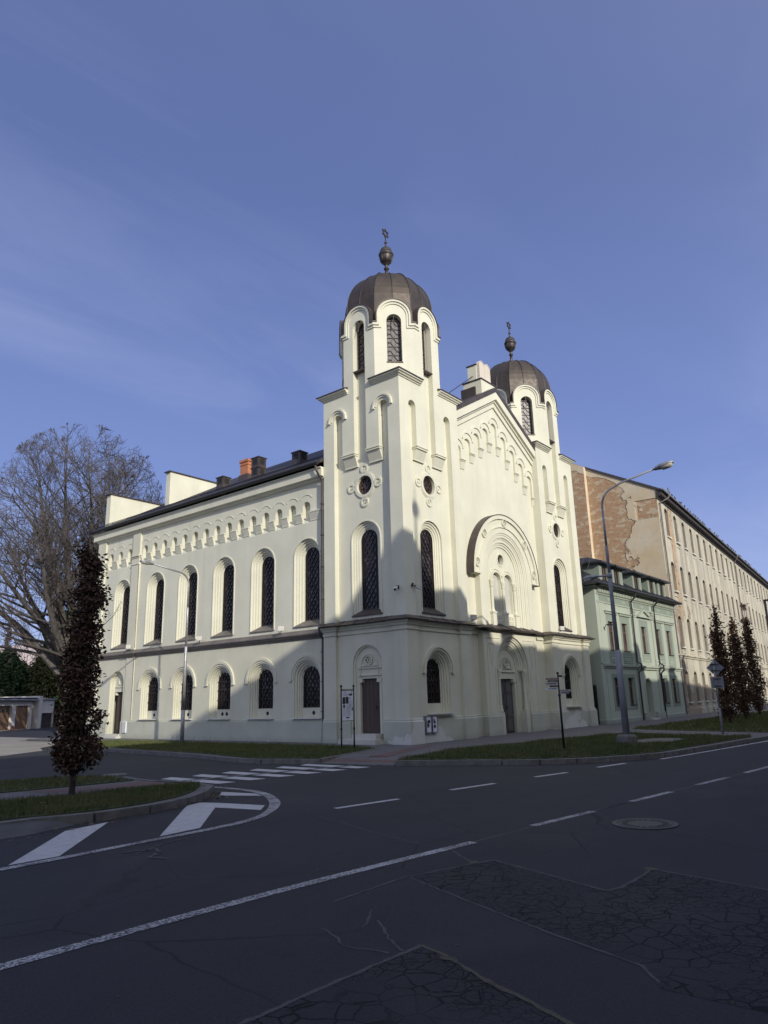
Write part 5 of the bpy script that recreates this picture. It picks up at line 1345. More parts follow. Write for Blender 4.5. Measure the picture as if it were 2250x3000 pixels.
# ------------------------------------------------------------------ long brick building
def brickplaster(name, front):
    t = NT(name)
    br = t.n('ShaderNodeTexBrick'); br.inputs['Scale'].default_value = 1; br.inputs['Brick Width'].default_value = .30; br.inputs['Row Height'].default_value = .10; br.inputs['Mortar Size'].default_value = .014; br.inputs['Bias'].default_value = .1
    br.inputs['Color1'].default_value = (.30, .13, .062, 1); br.inputs['Color2'].default_value = (.39, .21, .11, 1); br.inputs['Mortar'].default_value = (.43, .345, .235, 1)
    x = t.sep(); cb = t.n('ShaderNodeCombineXYZ')
    t.l(x[0 if front else 1], cb.inputs[0]); t.l(x[2], cb.inputs[1]); t.l(cb.outputs[0], br.inputs['Vector'])
    bn = t.ramp(t.noise(3.2, 4, .6), .3, .7)
    brick = t.mix(t.math('MULTIPLY', bn, .75), br.outputs['Color'], (.43, .32, .21))
    brick = t.mix(t.ramp(t.noise(1.3, 6, .68, t.map((1, 1, 2.2))), .53, .57, 0, .9), brick, (.50, .42, .30))
    brick = t.mix(t.ramp(t.noise(12., 3), .56, .7, 0, .7), brick, (.18, .085, .05))
    pl_ = t.mix(t.ramp(t.noise(.45, 5, .6), .32, .7), (.47, .375, .235), (.53, .47, .37))
    pl_ = t.mix(t.ramp(t.noise(2.6, 5, .65), .5, .75, 0, .5), pl_, (.34, .32, .28))
    n = t.noise(.42, 7, .56, t.map((1, 1, 1), (2.2, 3.1, .4)))
    if not front:
        # plaster survives along the street corner and below the verge; the middle is bare brick
        y, z = x[1], x[2]
        edge = t.math('ADD', t.math('MULTIPLY', t.ramp(y, .9, 3.1), .55), t.math('MULTIPLY', t.math('SUBTRACT', n, .5), 1.25))
        top = t.math('ADD', z, t.math('MULTIPLY', y, -.50))            # height below the rake
        tp = t.ramp(top, 15.6, 16.3, 0, .42)
        k = t.math('SUBTRACT', t.math('ADD', edge, .10), tp)
        m = t.ramp(k, .40, .425)
        strip_ = t.math('MULTIPLY', t.ramp(y, 1.7, 1.5), t.ramp(t.math('ABSOLUTE', t.math('SUBTRACT', z, 15.1)), .75, .70))
        strip_ = t.math('MULTIPLY', strip_, t.ramp(t.noise(1.1, 5), .36, .38))
        m = t.math('MAXIMUM', m, strip_)
    else:
        pl_ = t.mix(t.ramp(t.noise(.5, 5, .6), .35, .7), (.42, .39, .305), (.59, .55, .425))
        st = t.noise(1., 5, .65, t.map((1.1, 1.1, .10)))
        pl_ = t.mix(t.ramp(st, .42, .64, 0, .85), pl_, (.27, .25, .22))
        pl_ = t.mix(t.ramp(t.noise(5., 4, .7), .52, .72, 0, .55), pl_, (.60, .55, .47))
        pk = t.math('SUBTRACT', t.noise(.35, 6, .6), t.math('ADD', t.ramp(x[2], 1.0, 4.0, 0, .12), t.ramp(x[0], 3, 9, 0, .10)))
        m = t.ramp(pk, .44, .46)
        # bare orange strip near the corner
        m2 = t.math('MULTIPLY', t.ramp(t.math('ABSOLUTE', t.math('SUBTRACT', t.math('ADD', x[0], t.math('MULTIPLY', t.math('SUBTRACT', t.noise(.6, 4), .5), 1.6)), 3.55)), .62, .5), t.ramp(x[2], 6.6, 7.6))
        brick = t.mix(.55, brick, (.30, .25, .21))
        brick = t.mix(m2, brick, t.mix(t.ramp(t.noise(6., 4), .4, .65), (.56, .42, .28), (.46, .29, .17)))
        m = t.math('MAXIMUM', t.math('MULTIPLY', m, .75), t.math('MULTIPLY', m2, t.ramp(t.noise(1.4, 5, .65), .34, .46)))
    c = t.mix(m, pl_, brick)
    h = t.math('SUBTRACT', 1., t.math('ADD', t.math('MULTIPLY', m, .8), t.math('MULTIPLY', t.math('MULTIPLY', br.outputs['Fac'], m), .3)))
    t.bump(h, 1., .14)
    return t.done(c, .92, 0, .15)
M['bplf'] = brickplaster('peeling_facade', True); M['bplg'] = brickplaster('peeling_gable', False)
M['infill'] = plaster('grey_window_boarding', (.20, .185, .16), (.10, .095, .085), var=.2)
M['pierside'] = plaster('pale_pier_plaster', (.62, .52, .38), (.42, .30, .2), var=.12)
M['reveal'] = plaster('dark_window_reveal', (.27, .235, .19), (.15, .135, .12), var=.2)  # window reveals in a darker tone than the facade
M['fascia'] = simple('dark_eave_boards', (.035, .03, .028), .8, 0, .3, 3.)
fb = thing('brick_building', 'long derelict four-storey building with peeling plaster and boarded windows', 'building', (31.5, .05, 0))
fb.rotation_euler = (0, 0, math.atan(.09))
def lpart(W, name, mat, parent=fb): return link(name, W.mesh(name, mat), parent, True)
LF = Fr((0, 0), (1, 0), (0, 1)); LEN = 74.; NC = 25; ZE = 16.3
ROWS = [(.92, 3.14), (4.86, 7.17), (9.02, 11.3), (13.22, 15.5)]
cols = [2.47 + 2.925 * i for i in range(NC)]
def segwin(c, z0, z1, w=.5):
    return [(c - w, z0), (c - w, z1 - .2)] + [(c - w + 2 * w * k / 6, z1 - .2 + .2 * math.sin(PI * k / 6)) for k in range(1, 6)] + [(c + w, z1 - .2), (c + w, z0)]
W = MB(); hs = [segwin(c, a, b) for a, b in ROWS for c in cols]
poly(W, LF, [(0, -.2), (LEN, -.2), (LEN, ZE), (0, ZE)], hs, 0)
W.cur = 1
for h in hs: skirt(W, LF, h, 0, .36, True)
W.cur = 0
W.face([(LEN, 0, -.2), (LEN, 14, -.2), (LEN, 14, ZE), (LEN, 0, ZE)]); W.face([(0, 14, -.2), (LEN, 14, -.2), (LEN, 14, ZE), (0, 14, ZE)])
lpart(W, 'wall', [M['bplf'], M['reveal']])
# gable end: stepped plan with a projecting pier
W = MB(); gz = lambda y: 16.62 + .51 * y if y < 7 else 16.62 + .51 * (14 - y)
GF = Fr((0, 0), (0, 1), (1, 0))
poly(W, GF, [(0, -.2), (14, -.2), (14, gz(14)), (7, gz(7)), (5.15, gz(5.15)), (0, gz(0))], (), 0)
q = [(5.15, -.2), (6.3, -.2), (6.3, gz(6.3)), (5.15, gz(5.15))]; poly(W, GF, q, (), -.55); W.cur = 1; skirt(W, GF, q, -.55, 0, True)
lpart(W, 'gable_wall', [M['bplg'], M['pierside']])
W = MB()
for s in (0, 1):
    ya, yb = (-.5, 7.) if s == 0 else (7., 14.5)
    za, zb_ = gz(0) - .25 + .05, gz(7) + .1
    P = [(-.1, ya, za), (LEN, ya, za), (LEN, yb, zb_), (-.1, yb, zb_)] if s == 0 else [(-.1, ya, zb_), (LEN, ya, zb_), (LEN, yb, za), (-.1, yb, za)]
    W.face(P); W.face([(x, y, z - .16) for x, y, z in P]); W.face([P[0], P[3], (P[3][0], P[3][1], P[3][2] - .16), (P[0][0], P[0][1], P[0][2] - .16)])
lpart(W, 'roof', M['tile'])
W = MB(); sweep(W, [(-.05, 0), (LEN, 0)], [(0, 15.72), (.06, 15.78), (.10, 15.95), (.38, 16.0), (.40, 16.28), (.46, 16.30), (.46, 16.42), (0, 16.42)]); lpart(W, 'eaves', M['fascia'])
W = MB(); W.tube([(-.2, -.52, 16.42), (LEN, -.52, 16.42)], .08, 6); lpart(W, 'gutter', M['galv'])
W = MB(); sweep(W, [(0, 0), (LEN, 0)], [(0, 4.02), (.06, 4.05), (.07, 4.15), (.15, 4.19), (.15, 4.27), (0, 4.3)]); sweep(W, [(0, 0), (LEN, 0)], [(0, -.2), (.06, -.2), (.06, .42), (0, .46)]); lpart(W, 'string_course', M['bplf'])
for x in (.35, 33.3, 62.5):
    W = MB(); W.tube([(x + 1.5 if x < 1 else x, -.52, 16.36), (x + (1.3 if x < 1 else -.1), -.5, 16.1), (x, -.12, 15.5), (x, -.12, .1)], .06, 6)
    if x < 1: W.tube([(x + 1.5, -.52, 16.95), (x + 1.5, -.52, 16.36)], .05, 6)
    lpart(W, 'downpipe', M['flashgrey'])
wm = MB(); poly(wm, LF, segwin(0, 0, 2.28), (), .0)
for k in range(1, 3): wm.fbox(LF, -.5, .5, .75 * k - .02, .75 * k + .02, -.03, 0)
wm.fbox(LF, -.5, -.44, 0, 2.1, -.04, 0); wm.fbox(LF, .44, .5, 0, 2.1, -.04, 0); wm.fbox(LF, -.03, .03, 0, 2.2, -.03, 0)
wme = wm.mesh('window', M['infill'])
sm_ = MB(); sm_.fbox(LF, -.62, .62, -.1, .0, -.13, .1); sm_.fbox(LF, -.58, .58, -.42, -.38, -.03, .0); sme = sm_.mesh('sill', M['stone'])
dk = MB(); poly(dk, LF, [(-.5, 2.08)] + [(-.5 + k / 6, 2.08 + .2 * math.sin(PI * k / 6)) for k in range(7)] + [(.5, 2.0), (-.5, 2.0)][:0], (), -.045); dke = dk.mesh('dark_top', M['rubber'])  # dark shape laid over the arched top of the boarding
rw = random.Random(4); cnt = 0
for i, c in enumerate(cols):
    for z0, z1 in ROWS:
        o = link('window', wme, fb, True); o.location = (c, .30 + rw.uniform(-.03, .03), z0); o.scale = (1, 1, (z1 - z0) / 2.28)
        s_ = link('sill', sme, o, True); s_.location = (0, -.30, 0)
        if rw.random() < .85: b_ = link('dark_top', dke, o, True)
# starlings / pigeons sitting along the eave
bm_ = MB(); bm_.lathe(0, 0, [(.0, .0), (.05, .03), (.075, .1), (.06, .17), (.03, .2)], 8); bm_.lathe(.05, 0, [(.0, .16), (.04, .19), (.045, .23), (.02, .265), (0, .27)], 8); bm_.obox((-.1, 0, .06), (.09, 0, -.03), (0, .025, 0), (.004, 0, .012)); bm_.obox((.105, 0, .225), (.03, 0, 0), (0, .008, 0), (0, 0, .008)); bm_.tube([(0, .02, -.05), (0, .02, .03)], .007, 4); bm_.tube([(0, -.02, -.05), (0, -.02, .03)], .007, 4)
bme = bm_.mesh('bird', simple('dark_plumage', (.02, .02, .024), .7, 0, .3))
rb = random.Random(11); xs_ = [2.2, 3.1, 4.2, 5.6, 6.3, 7.6, 8.6, 9.8, 10.9, 11.8, 12.7, 13.6, 14.5, 15.4, 18.2, 20.4, 21.3, 22.3, 24.6, 27.4, 28.4, 29.4, 30.5, 31.5, 32.5, 35, 35.8, 39.5, 40.5, 42, 43.2, 47, 49, 52]
rot = Matrix.Rotation(math.atan(.09), 4, 'Z'); 
for x in xs_:
    o = bpy.data.objects.new('bird', bme); C.objects.link(o); p = rot @ Vector((x + rb.uniform(-.2, .2), -.5, 0)); o.location = (p.x + 31.5, p.y + .05, 16.46 + .05); o.rotation_euler = (0, 0, rb.uniform(0, 6)); s_ = rb.uniform(.75, .95); o.scale = (s_,) * 3
    tag(o, 'small dark bird perched on the eave of the long derelict building', 'bird', 'birds perched in a row on the eave')

# ------------------------------------------------------------------ the terrace across the street that shades the crossing
M['terrace'] = plaster('ochre_terrace_plaster', (.44, .38, .29), (.32, .28, .22)); M['terraceb'] = plaster('grey_terrace_plaster', (.40, .39, .37), (.3, .29, .27))
RT = rooftile('red_brown_roof_tiles', (.16, .07, .045), (.22, .10, .07))
def terrace(name, xa, xb, zr_, label, mat, chim=(), n=4):
    t = thing(name, label, 'house', (xa, -27, ZR)); e = zr_ - 3.1
    W = MB(); W.box(xa, xb - .01, -31, -23, -.2, e); 
    for x in (xa, xb - .01): W.face([(x, -31, e), (x, -23, e), (x, -27, zr_)])
    W.build('wall', mat, t)
    W = MB(); 
    for s in (-1, 1): W.face([(xa - .0, -27, zr_), (xb, -27, zr_), (xb, -27 + s * 4.5, e - .38), (xa, -27 + s * 4.5, e - .38)])
    rf = W.build('roof', RT, t)
    for c, w, h in chim:
        W = MB(); W.box(c - w / 2, c + w / 2, -27.5, -26.5, zr_ - 1, h); W.box(c - w / 2 - .06, c + w / 2 + .06, -27.56, -26.44, h - .2, h - .05); W.build('chimney', M['brickorange'], rf)
    m = max(1, int((xb - xa) / 2.8)); fl = max(1, int((e - 1) / 3.3)); F_ = Fr((0, -23), (1, 0), (0, -1))
    for i in range(m):
        for j in range(fl):
            c = xa + (i + .5) * (xb - xa) / m; z = 1. + j * 3.3
            W = MB(); W.fbox(F_, c - .55, c + .55, z, z + 1.7, -.04, 0); o = W.build('window', M['brownwin'], t)
            W = MB(); poly(W, F_, rect(c - .47, c - .04, z + .08, z + 1.62), (), -.045); poly(W, F_, rect(c + .04, c + .47, z + .08, z + 1.62), (), -.045); W.build('glass', M['housegl'], o)
    return t
terrace('terrace_house', -75, -18.3, 16.75, 'long ochre terrace house facing the crossing, lowest eaves at its western end', M['terrace'])
tb_ = terrace('terrace_house', -18.3, -5.2, 16.4, 'grey terrace house with a corner turret facing the crossing', M['terraceb'])
W = MB(); TF = Fr((0, -28.2), (1, 0), (0, 1))
solid(W, TF, [(-18.3, 14), (-5.5, 14), (-5.5, 16.35), (-6.9, 17.0), (-7.2, 17.5), (-8.9, 17.5), (-10.2, 19.35), (-11.2, 19.5), (-12.3, 17.95), (-18.3, 17.95)], 0, 2.2, True); W.build('attic', M['terraceb'], tb_)
W = MB(); W.lathe(-10.45, -27.1, [(.12, 19.2), (.08, 19.9), (.06, 20.7), (.22, 20.9), (.26, 21.1), (.2, 21.3), (.04, 21.5), (.02, 22.2), (0, 22.2)], 10); W.build('spire', M['finial'], tb_)
terrace('terrace_house', -5.2, 12.45, 15.8, 'ochre terrace house with a slim chimney in the middle of the row', M['terrace'], chim=((-3.7, .7, 17.95), (12.0, .5, 16.1)))
terrace('terrace_house', 12.45, 60, 14.1, 'low grey terrace house with two chimneys at the eastern end of the row', M['terraceb'], chim=((18.1, 1.0, 14.75), (21.8, 1.0, 15.5), (34, 1., 15)))
terrace('terrace_house', 60, 130, 13.6, 'plain ochre terrace house far along the street, beyond the low grey one', M['terrace'])
# ------------------------------------------------------------------ street furniture
def cobra(W, p, d, L=.5, w=.12, h=.07):
    """lamp head: lofted shell along direction d"""
    d = Vector(d).normalized(); side = d.cross(Vector((0, 0, 1))).normalized(); up = side.cross(d)
    p = Vector(p); secs = [(0, .35, .5), (.12, .6, .7), (.35, 1., 1.), (.75, 1., .9), (.95, .7, .5), (1., .4, .25)]
    n = 10; b = len(W.v)
    for t, sw, sh in secs:
        for k in range(n):
            a = 2 * PI * k / n; q = p + d * (L * t) + side * (w * sw * math.cos(a)) + up * (h * sh * math.sin(a)); W.v.append(tuple(q))
    for i in range(len(secs) - 1):
        for k in range(n): k2 = (k + 1) % n; W.f.append([b + i * n + k, b + i * n + k2, b + (i + 1) * n + k2, b + (i + 1) * n + k]); W.m.append(W.cur)
    W.f.append([b + k for k in range(n)]); W.m.append(W.cur); W.f.append([b + (len(secs) - 1) * n + k for k in range(n)]); W.m.append(W.cur)
def bowl(W, p, d, L, w, h):
    d = Vector(d).normalized(); side = d.cross(Vector((0, 0, 1))).normalized(); up = side.cross(d); p = Vector(p); n = 8; b = len(W.v)
    secs = [(.32, .7, .3), (.42, .85, .9), (.8, .85, .9), (.93, .55, .3)]
    for t, sw, sh in secs:
        for k in range(n + 1):
            a = PI + PI * k / n; W.v.append(tuple(p + d * (L * t) + side * (w * sw * math.cos(a)) + up * (-.012 + h * sh * math.sin(a))))
    for i in range(len(secs) - 1):
        for k in range(n): W.f.append([b + i * (n + 1) + k, b + i * (n + 1) + k + 1, b + (i + 1) * (n + 1) + k + 1, b + (i + 1) * (n + 1) + k]); W.m.append(W.cur)
    W.f.append([b + k for k in range(n + 1)]); W.m.append(W.cur); e = b + 3 * (n + 1); W.f.append([e + k for k in range(n + 1)]); W.m.append(W.cur)
# left lamp
bx, by = -2.24, 10.82
sl = thing('street_lamp', 'slim galvanised street lamp with one curved arm in front of the long side wall', 'street lamp', (bx, by, 0))
W = MB(); W.tube([(bx, by, 0), (bx, by, 1.4), (bx, by, 1.41)], [.085, .085, .07], 12); W.tube([(bx, by, 1.4), (bx, by, 4.15), (bx, by, 4.17)], [.068, .068, .055], 12); W.tube([(bx, by, 4.15), (bx, by, 5.9), (bx, by, 5.92)], [.054, .054, .042], 10)
W.build('pole', M['galv'], sl, True)
W = MB(); W.tube([(bx, by, 5.88), (bx, by, 6.9)] + [(bx - .55 + .55 * math.cos(a), by, 6.95 + .55 * math.sin(a)) for a in [i * PI / 14 for i in range(1, 7)]] + [(bx - .7, by, 7.52), (bx - 1.95, by, 7.70)], [.042] * 9 + [.034], 8); W.build('arm', M['galv'], sl, True)
W = MB(); cobra(W, (bx - 1.9, by, 7.69), (-1, 0, .10), .66, .15, .085); hd = W.build('lamp_head', M['galv'], sl, True)
W = MB(); bowl(W, (bx - 1.9, by, 7.68), (-1, 0, .10), .66, .15, .10); W.build('diffuser', M['lampglass'], hd, True)
# right lamp
bx, by = 2.1, -7.3
sl = thing('street_lamp', 'tall grey street lamp on a concrete block with two lamp heads', 'street lamp', (bx, by, 0))
W = MB(); W.lathe(bx, by, [(.33, -.02), (.33, .24), (.30, .29), (.22, .32), (0, .32)], 4, rot=.5); W.build('footing', M['kerb'], sl)
W = MB(); tl = .03
W.tube([(bx, by, .2), (bx, by, 3.0), (bx, by, 3.03)], [.112, .104, .078], 14); W.tube([(bx, by, 2.98), (bx, by, 5.6), (bx, by, 5.62)], [.074, .064, .056], 12); W.tube([(bx, by, 5.6), (bx, by, 6.6), (bx, by, 6.62)], [.055, .053, .044], 12); W.tube([(bx, by, 6.6), (bx, by, 8.0)], [.043, .04], 10)
for z in (1.55, 1.85): W.tube([(bx, by, z), (bx, by, z + .02)], .113, 14)
W.build('pole', M['polegrey'], sl, True)
W = MB(); W.tube([(bx, by, 7.95)] + [(bx, by - .6 + .6 * math.cos(a), 8.05 + .62 * math.sin(a)) for a in [i * PI / 14 for i in range(0, 6)]] + [(bx, by - .75, 8.76), (bx, by - 2.0, 9.0)], [.04] * 7 + [.037, .033], 8); W.build('arm', M['polegrey'], sl, True)
W = MB(); cobra(W, (bx, by - 1.95, 8.99), (0, -1, .17), .68, .16, .10); hd = W.build('lamp_head', M['galv'], sl, True)
W = MB(); bowl(W, (bx, by - 1.95, 8.97), (0, -1, .17), .68, .16, .13); W.build('diffuser', M['lampglass'], hd, True)
W = MB(); W.tube([(bx, by, 5.56), (bx, by + .5, 5.60)], .03, 8); W.tube([(bx, by, 5.48), (bx, by, 5.66)], .09, 10); W.build('bracket', M['polegrey'], sl, True)
W = MB(); cobra(W, (bx, by + .45, 5.60), (0, 1, -.06), .50, .15, .085); hd = W.build('lamp_head', M['galv'], sl, True)
W = MB(); bowl(W, (bx, by + .45, 5.58), (0, 1, -.06), .50, .15, .11); W.build('diffuser', M['lampglass'], hd, True)
# far lamp cut by the right edge
bx, by = 17.6, -8.9
sl = thing('street_lamp', 'dark square-armed street lamp cut off by the right edge beyond the columnar trees', 'street lamp', (bx, by, 0))
W = MB(); W.tube([(bx, by, 0), (bx, by, 2.6), (bx, by, 2.62)], [.10, .09, .065], 10); W.tube([(bx, by, 2.6), (bx, by, 5.9)], [.065, .055], 10); W.build('pole', M['flash'], sl, True)
W = MB(); W.box(bx - .04, bx + .04, by - 1.3, by + .05, 5.86, 5.95); W.build('arm', M['flash'], sl)
W = MB(); W.box(bx - .15, bx + .15, by - 1.95, by - 1.2, 5.86, 5.95); W.build('lamp_head', M['flash'], sl)
# fingerpost
bx, by = -.936, -6.53; rv = Vector((.44, -.90, 0)); 
fp = thing('fingerpost', 'black pedestrian fingerpost with brown and pale direction arms on the grass', 'signpost', (bx, by, 0))
W = MB(); W.tube([(bx, by, 0), (bx, by, 1.6), (bx, by, 1.62)], [.034, .034, .024], 10); W.tube([(bx, by, 1.6), (bx, by, 2.22)], .023, 10); W.lathe(bx, by, [(.024, 2.2), (.02, 2.23), (.036, 2.25), (.042, 2.275), (.034, 2.3), (0, 2.315)], 10); W.lathe(bx, by, [(.036, 1.58), (.046, 1.6), (.046, 1.63), (.03, 1.66)], 10)
W.build('post', M['tarblack'], fp, True)
def arm(u, z, L, h, mat, ink, ang):
    d = (Matrix.Rotation(ang, 3, 'Z') @ rv) * (1 if u > 0 else -1); n = d.cross(Vector((0, 0, 1)))
    fr = Fr((bx + d.x * .03, by + d.y * .03), (d.x, d.y), (n.x, n.y)); W = MB()
    q = [(0, z - h / 2), (L - h * .5, z - h / 2), (L, z), (L - h * .5, z + h / 2), (0, z + h / 2)]
    solid(W, fr, q, -.008, .008, True); o = W.build('direction_arm', mat, fp)
    W = MB(); r = random.Random(int(z * 100))
    for dd in (-.0095, .0085):
        x = .04
        while x < L - h - .03:
            w = r.uniform(.012, .03); poly(W, fr, rect(x, min(x + w, L - h), z - h * .18, z + h * .18), (), dd); x += w + (.006 if r.random() < .8 else .025)
    W.build('lettering', ink, o)
arm(1, 2.185, .12, .06, M['brownsign'], M['tansign'], .5)
arm(-1, 2.105, .36, .055, simple('red_brown_sign_plate', (.20, .09, .075), .5), M['tansign'], -.15)
arm(-1, 2.037, .33, .058, M['brownsign'], M['tansign'], .45)
arm(-1, 1.965, .40, .062, M['tansign'], M['ink'], -.2)
arm(-1, 1.885, .30, .058, M['brownsign'], M['tansign'], .6)
arm(-1, 1.81, .385, .06, M['white'], M['ink'], -.1)
arm(1, 1.745, .36, .06, M['tansign'], M['ink'], .12)
arm(1, 1.682, .29, .06, M['tansign'], M['ink'], .3)
# information board
ib = thing('information_board', 'tall black framed information board with photos on white, beside the side door', 'information board', (-2.94, .42, 0))
p0 = Vector((-3.186, .486)); p1 = Vector((-2.69, .352)); u = (p1 - p0).normalized(); BF = Fr(p0, u, (-u.y, u.x)); L = (p1 - p0).length
for p in (p0, p1):
    W = MB(); W.tube([(p.x, p.y, -.05), (p.x, p.y, .7)], .028, 10); W.tube([(p.x, p.y, .7), (p.x, p.y, 2.0)], .023, 10); W.lathe(p.x, p.y, [(.03, .66), (.042, .68), (.042, .71), (.03, .73)], 10)
    W.lathe(p.x, p.y, [(.024, 2.0), (.03, 2.01), (.016, 2.05), (.035, 2.08), (.042, 2.11), (.034, 2.14), (0, 2.155)], 10); W.build('post', M['tarblack'], ib, True)
W = MB(); 
for z in (1.985, 1.945, .94): W.fbox(BF, 0, L, z, z + .022, -.012, .012)
W.build('rail', M['tarblack'], ib)
W = MB(); W.fbox(BF, .03, L - .03, .962, 1.945, -.008, .008); pn = W.build('panel', M['white'], ib)
W = MB(); PF = lambda a, b, c, d: poly(W, BF, rect(.03 + a * (L - .06), .03 + b * (L - .06), .962 + c * .983, .962 + d * .983), (), -.0095)
for a, b, c, d in ((.04, .30, .56, .79), (.33, .58, .57, .80), (.10, .26, .42, .54), (.62, .92, .84, .91), (.68, .74, .72, .78), (.85, .96, .33, .38), (.86, .96, .38, .44), (.35, .66, .08, .12)): PF(a, b, c, d)
PF(.18, .4, .955, .965); W.build('photo', M['ink'], pn)
W = MB(); r = random.Random(2)
def lines(a, b, c, d, st=.013):
    z = d
    while z > c: PF(a, b - r.uniform(0, .05) * (b - a), z - .005, z); z -= st
lines(.1, .55, .82, .92); lines(.62, .95, .46, .68); lines(.36, .80, .16, .54); lines(.04, .30, .14, .40); W.build('text_lines', M['inkgrey'], pn)
W = MB(); poly(W, BF, circ(.03 + .87 * (L - .06), .962 + .955 * .983, .022, 14), (), -.0095); W.build('emblem', M['inkred'], pn)
# notice cases on the front
for i, (x, s) in enumerate(((.62, 'left'), (1.02, 'right'))):
    NF = Fr((x + .28, -.07), (1, 0), (0, 1)); t = thing('notice_case', 'small framed notice with dark print under the tower window, ' + ('nearer the building corner' if i == 0 else 'further from the building corner'), 'notice case', (x + .28, -.07, .6))
    W = MB(); poly(W, NF, rect(0, .34, .36, .98), [rect(.025, .315, .385, .955)], -.03); skirt(W, NF, rect(0, .34, .36, .98), -.03, .1, True); skirt(W, NF, rect(.025, .315, .385, .955), -.03, -.01, True); W.build('frame', M['signback'], t)
    W = MB(); poly(W, NF, rect(.02, .32, .38, .96), (), -.012); W.build('sheet', M['white'], t)
    W = MB(); r = random.Random(i + 20)
    for k in range(9):
        a = r.uniform(.05, .2); c = r.uniform(.52, .82); poly(W, NF, rect(a, a + r.uniform(.04, .1), c, c + r.uniform(.04, .12)), (), -.014 - k * .0008)
    W.build('print', M['ink'], t)
t = thing('notice_case', 'pale grey meter box low on the side wall beside the far side door', 'meter box', (.1, 19.3, .6))
W = MB(); W.fbox(SIDE, 19.05, 19.42, .28, .86, -.12, 0); W.build('box', M['white'], t); W = MB(); W.fbox(SIDE, 19.08, 19.39, .31, .83, -.13, -.12); W.build('lid', M['camwhite'], t)
t.name = 'meter_box'
# cameras and floodlights
def camera_unit(p, d, label, flood=False):
    p = Vector(p); d = Vector(d).normalized(); t = thing('floodlight' if flood else 'security_camera', label, 'floodlight' if flood else 'security camera', p)
    side = d.cross(Vector((0, 0, 1))).normalized(); up = side.cross(d)
    W = MB()
    if flood:
        W.obox(p + d * .1 + Vector((0, 0, .16)), d * .07, side * .13, up * .10); W.build('lamp_body', M['camwhite'], t); W = MB(); W.obox(p + d * .172 + Vector((0, 0, .16)), d * .003, side * .11, up * .08); W.build('lens', M['lampglass'], t)
        W = MB(); W.tube([p, p + Vector((0, 0, .1)), p + d * .05 + Vector((0, 0, .16))], .018, 6); W.tube([p + side * .1, p + side * .1 + d * .3 + Vector((0, 0, .02))], .01, 5); W.build('bracket', M['tarblack'], t)
    else:
        W.tube([p + d * .16, p + d * .38], .055, 10); W.obox(p + d * .25 + up * .06, d * .16, side * .055, up * .008); W.build('camera_body', M['camwhite'], t)
        W = MB(); W.tube([p + d * .375, p + d * .385], .045, 10); W.build('lens', M['rubber'], t)
        W = MB(); W.obox(p, d * .03, side * .06, up * .07); W.tube([p, p + d * .2], .022, 6); W.build('bracket', M['tarblack'], t)
camera_unit((-.02, .36, 5.85), (-.8, -.3, -.35), 'white security camera on the side face of the corner pier')
camera_unit((.42, -.02, 5.95), (.75, -.55, -.45), 'white security camera on the street face of the corner pier')
camera_unit((-.1, 8.85 - 1.95, 4.6), (-.7, -.7, 0), 'small floodlight on the string course right of the second side window', True)
camera_unit((-.1, 12.75, 4.6), (-.7, -.7, 0), 'small floodlight on the string course behind the slim lamp pole', True)
camera_unit((-.1, 19.0, 4.6), (-.7, -.7, 0), 'small floodlight on the string course at the far pilaster', True)
camera_unit((4.42, -.15, 4.78), (-.2, -.9, 0), 'floodlight on the string roof where the corner tower meets the gabled front', True)
camera_unit((12.9, -.12, 4.8), (-.4, -.9, 0), 'floodlight on the string roof at the foot of the right tower', True)
W = MB(); poly(W, Fr((0, GY), (1, 0), (0, 1)), circ(4.78, .72, .1, 14), (), -.005); W.build('vent', M['rubber'], syn)
# traffic signs seen from behind
rv = Vector((.36, -.933, 0)); 
def signpost(x, y, label, h, plates):
    t = thing('traffic_sign', label, 'traffic sign', (x, y, 0)); nb = Vector((rv.y, -rv.x, 0))   # towards the viewer
    W = MB(); W.tube([(x, y, -.03), (x, y, .95), (x, y, .97)], [.045, .045, .034], 10); W.tube([(x, y, .95), (x, y, h)], .034, 10); W.build('post', M['polegrey'], t, True)
    fr = Fr((x, y), (rv.x, rv.y), (-nb.x, -nb.y))
    for q, bars in plates:
        W = MB(); solid(W, fr, q, .045, .06, True); W.build('sign_plate', M['signback'], t)
        W = MB()
        for a, b, z in bars: W.fbox(fr, a, b, z - .02, z + .02, .02, .045); W.fbox(fr, -.05, .05, z - .03, z + .03, -.04, .03)
        W.build('clamp', M['flash'], t)
signpost(8.862, -8.451, 'traffic sign post showing a diamond and a square plate from behind', 2.82,
    [([(.05, 2.83), (.375, 2.51), (.05, 2.185), (-.27, 2.51)], [(-.12, .22, 2.64), (-.12, .22, 2.4)]), ([(-.17, 1.72), (.29, 1.72), (.29, 2.165), (-.17, 2.165)], [(-.06, .2, 2.08), (-.06, .2, 1.8)])])
signpost(17.55, -9.2 + .12, 'grey back of a large sign plate cut off by the right edge of the picture', 2.6, [([(-.40, 1.6), (.5, 1.6), (.5, 2.28), (-.40, 2.28)], [(-.2, .3, 2.1), (-.2, .3, 1.75)])])

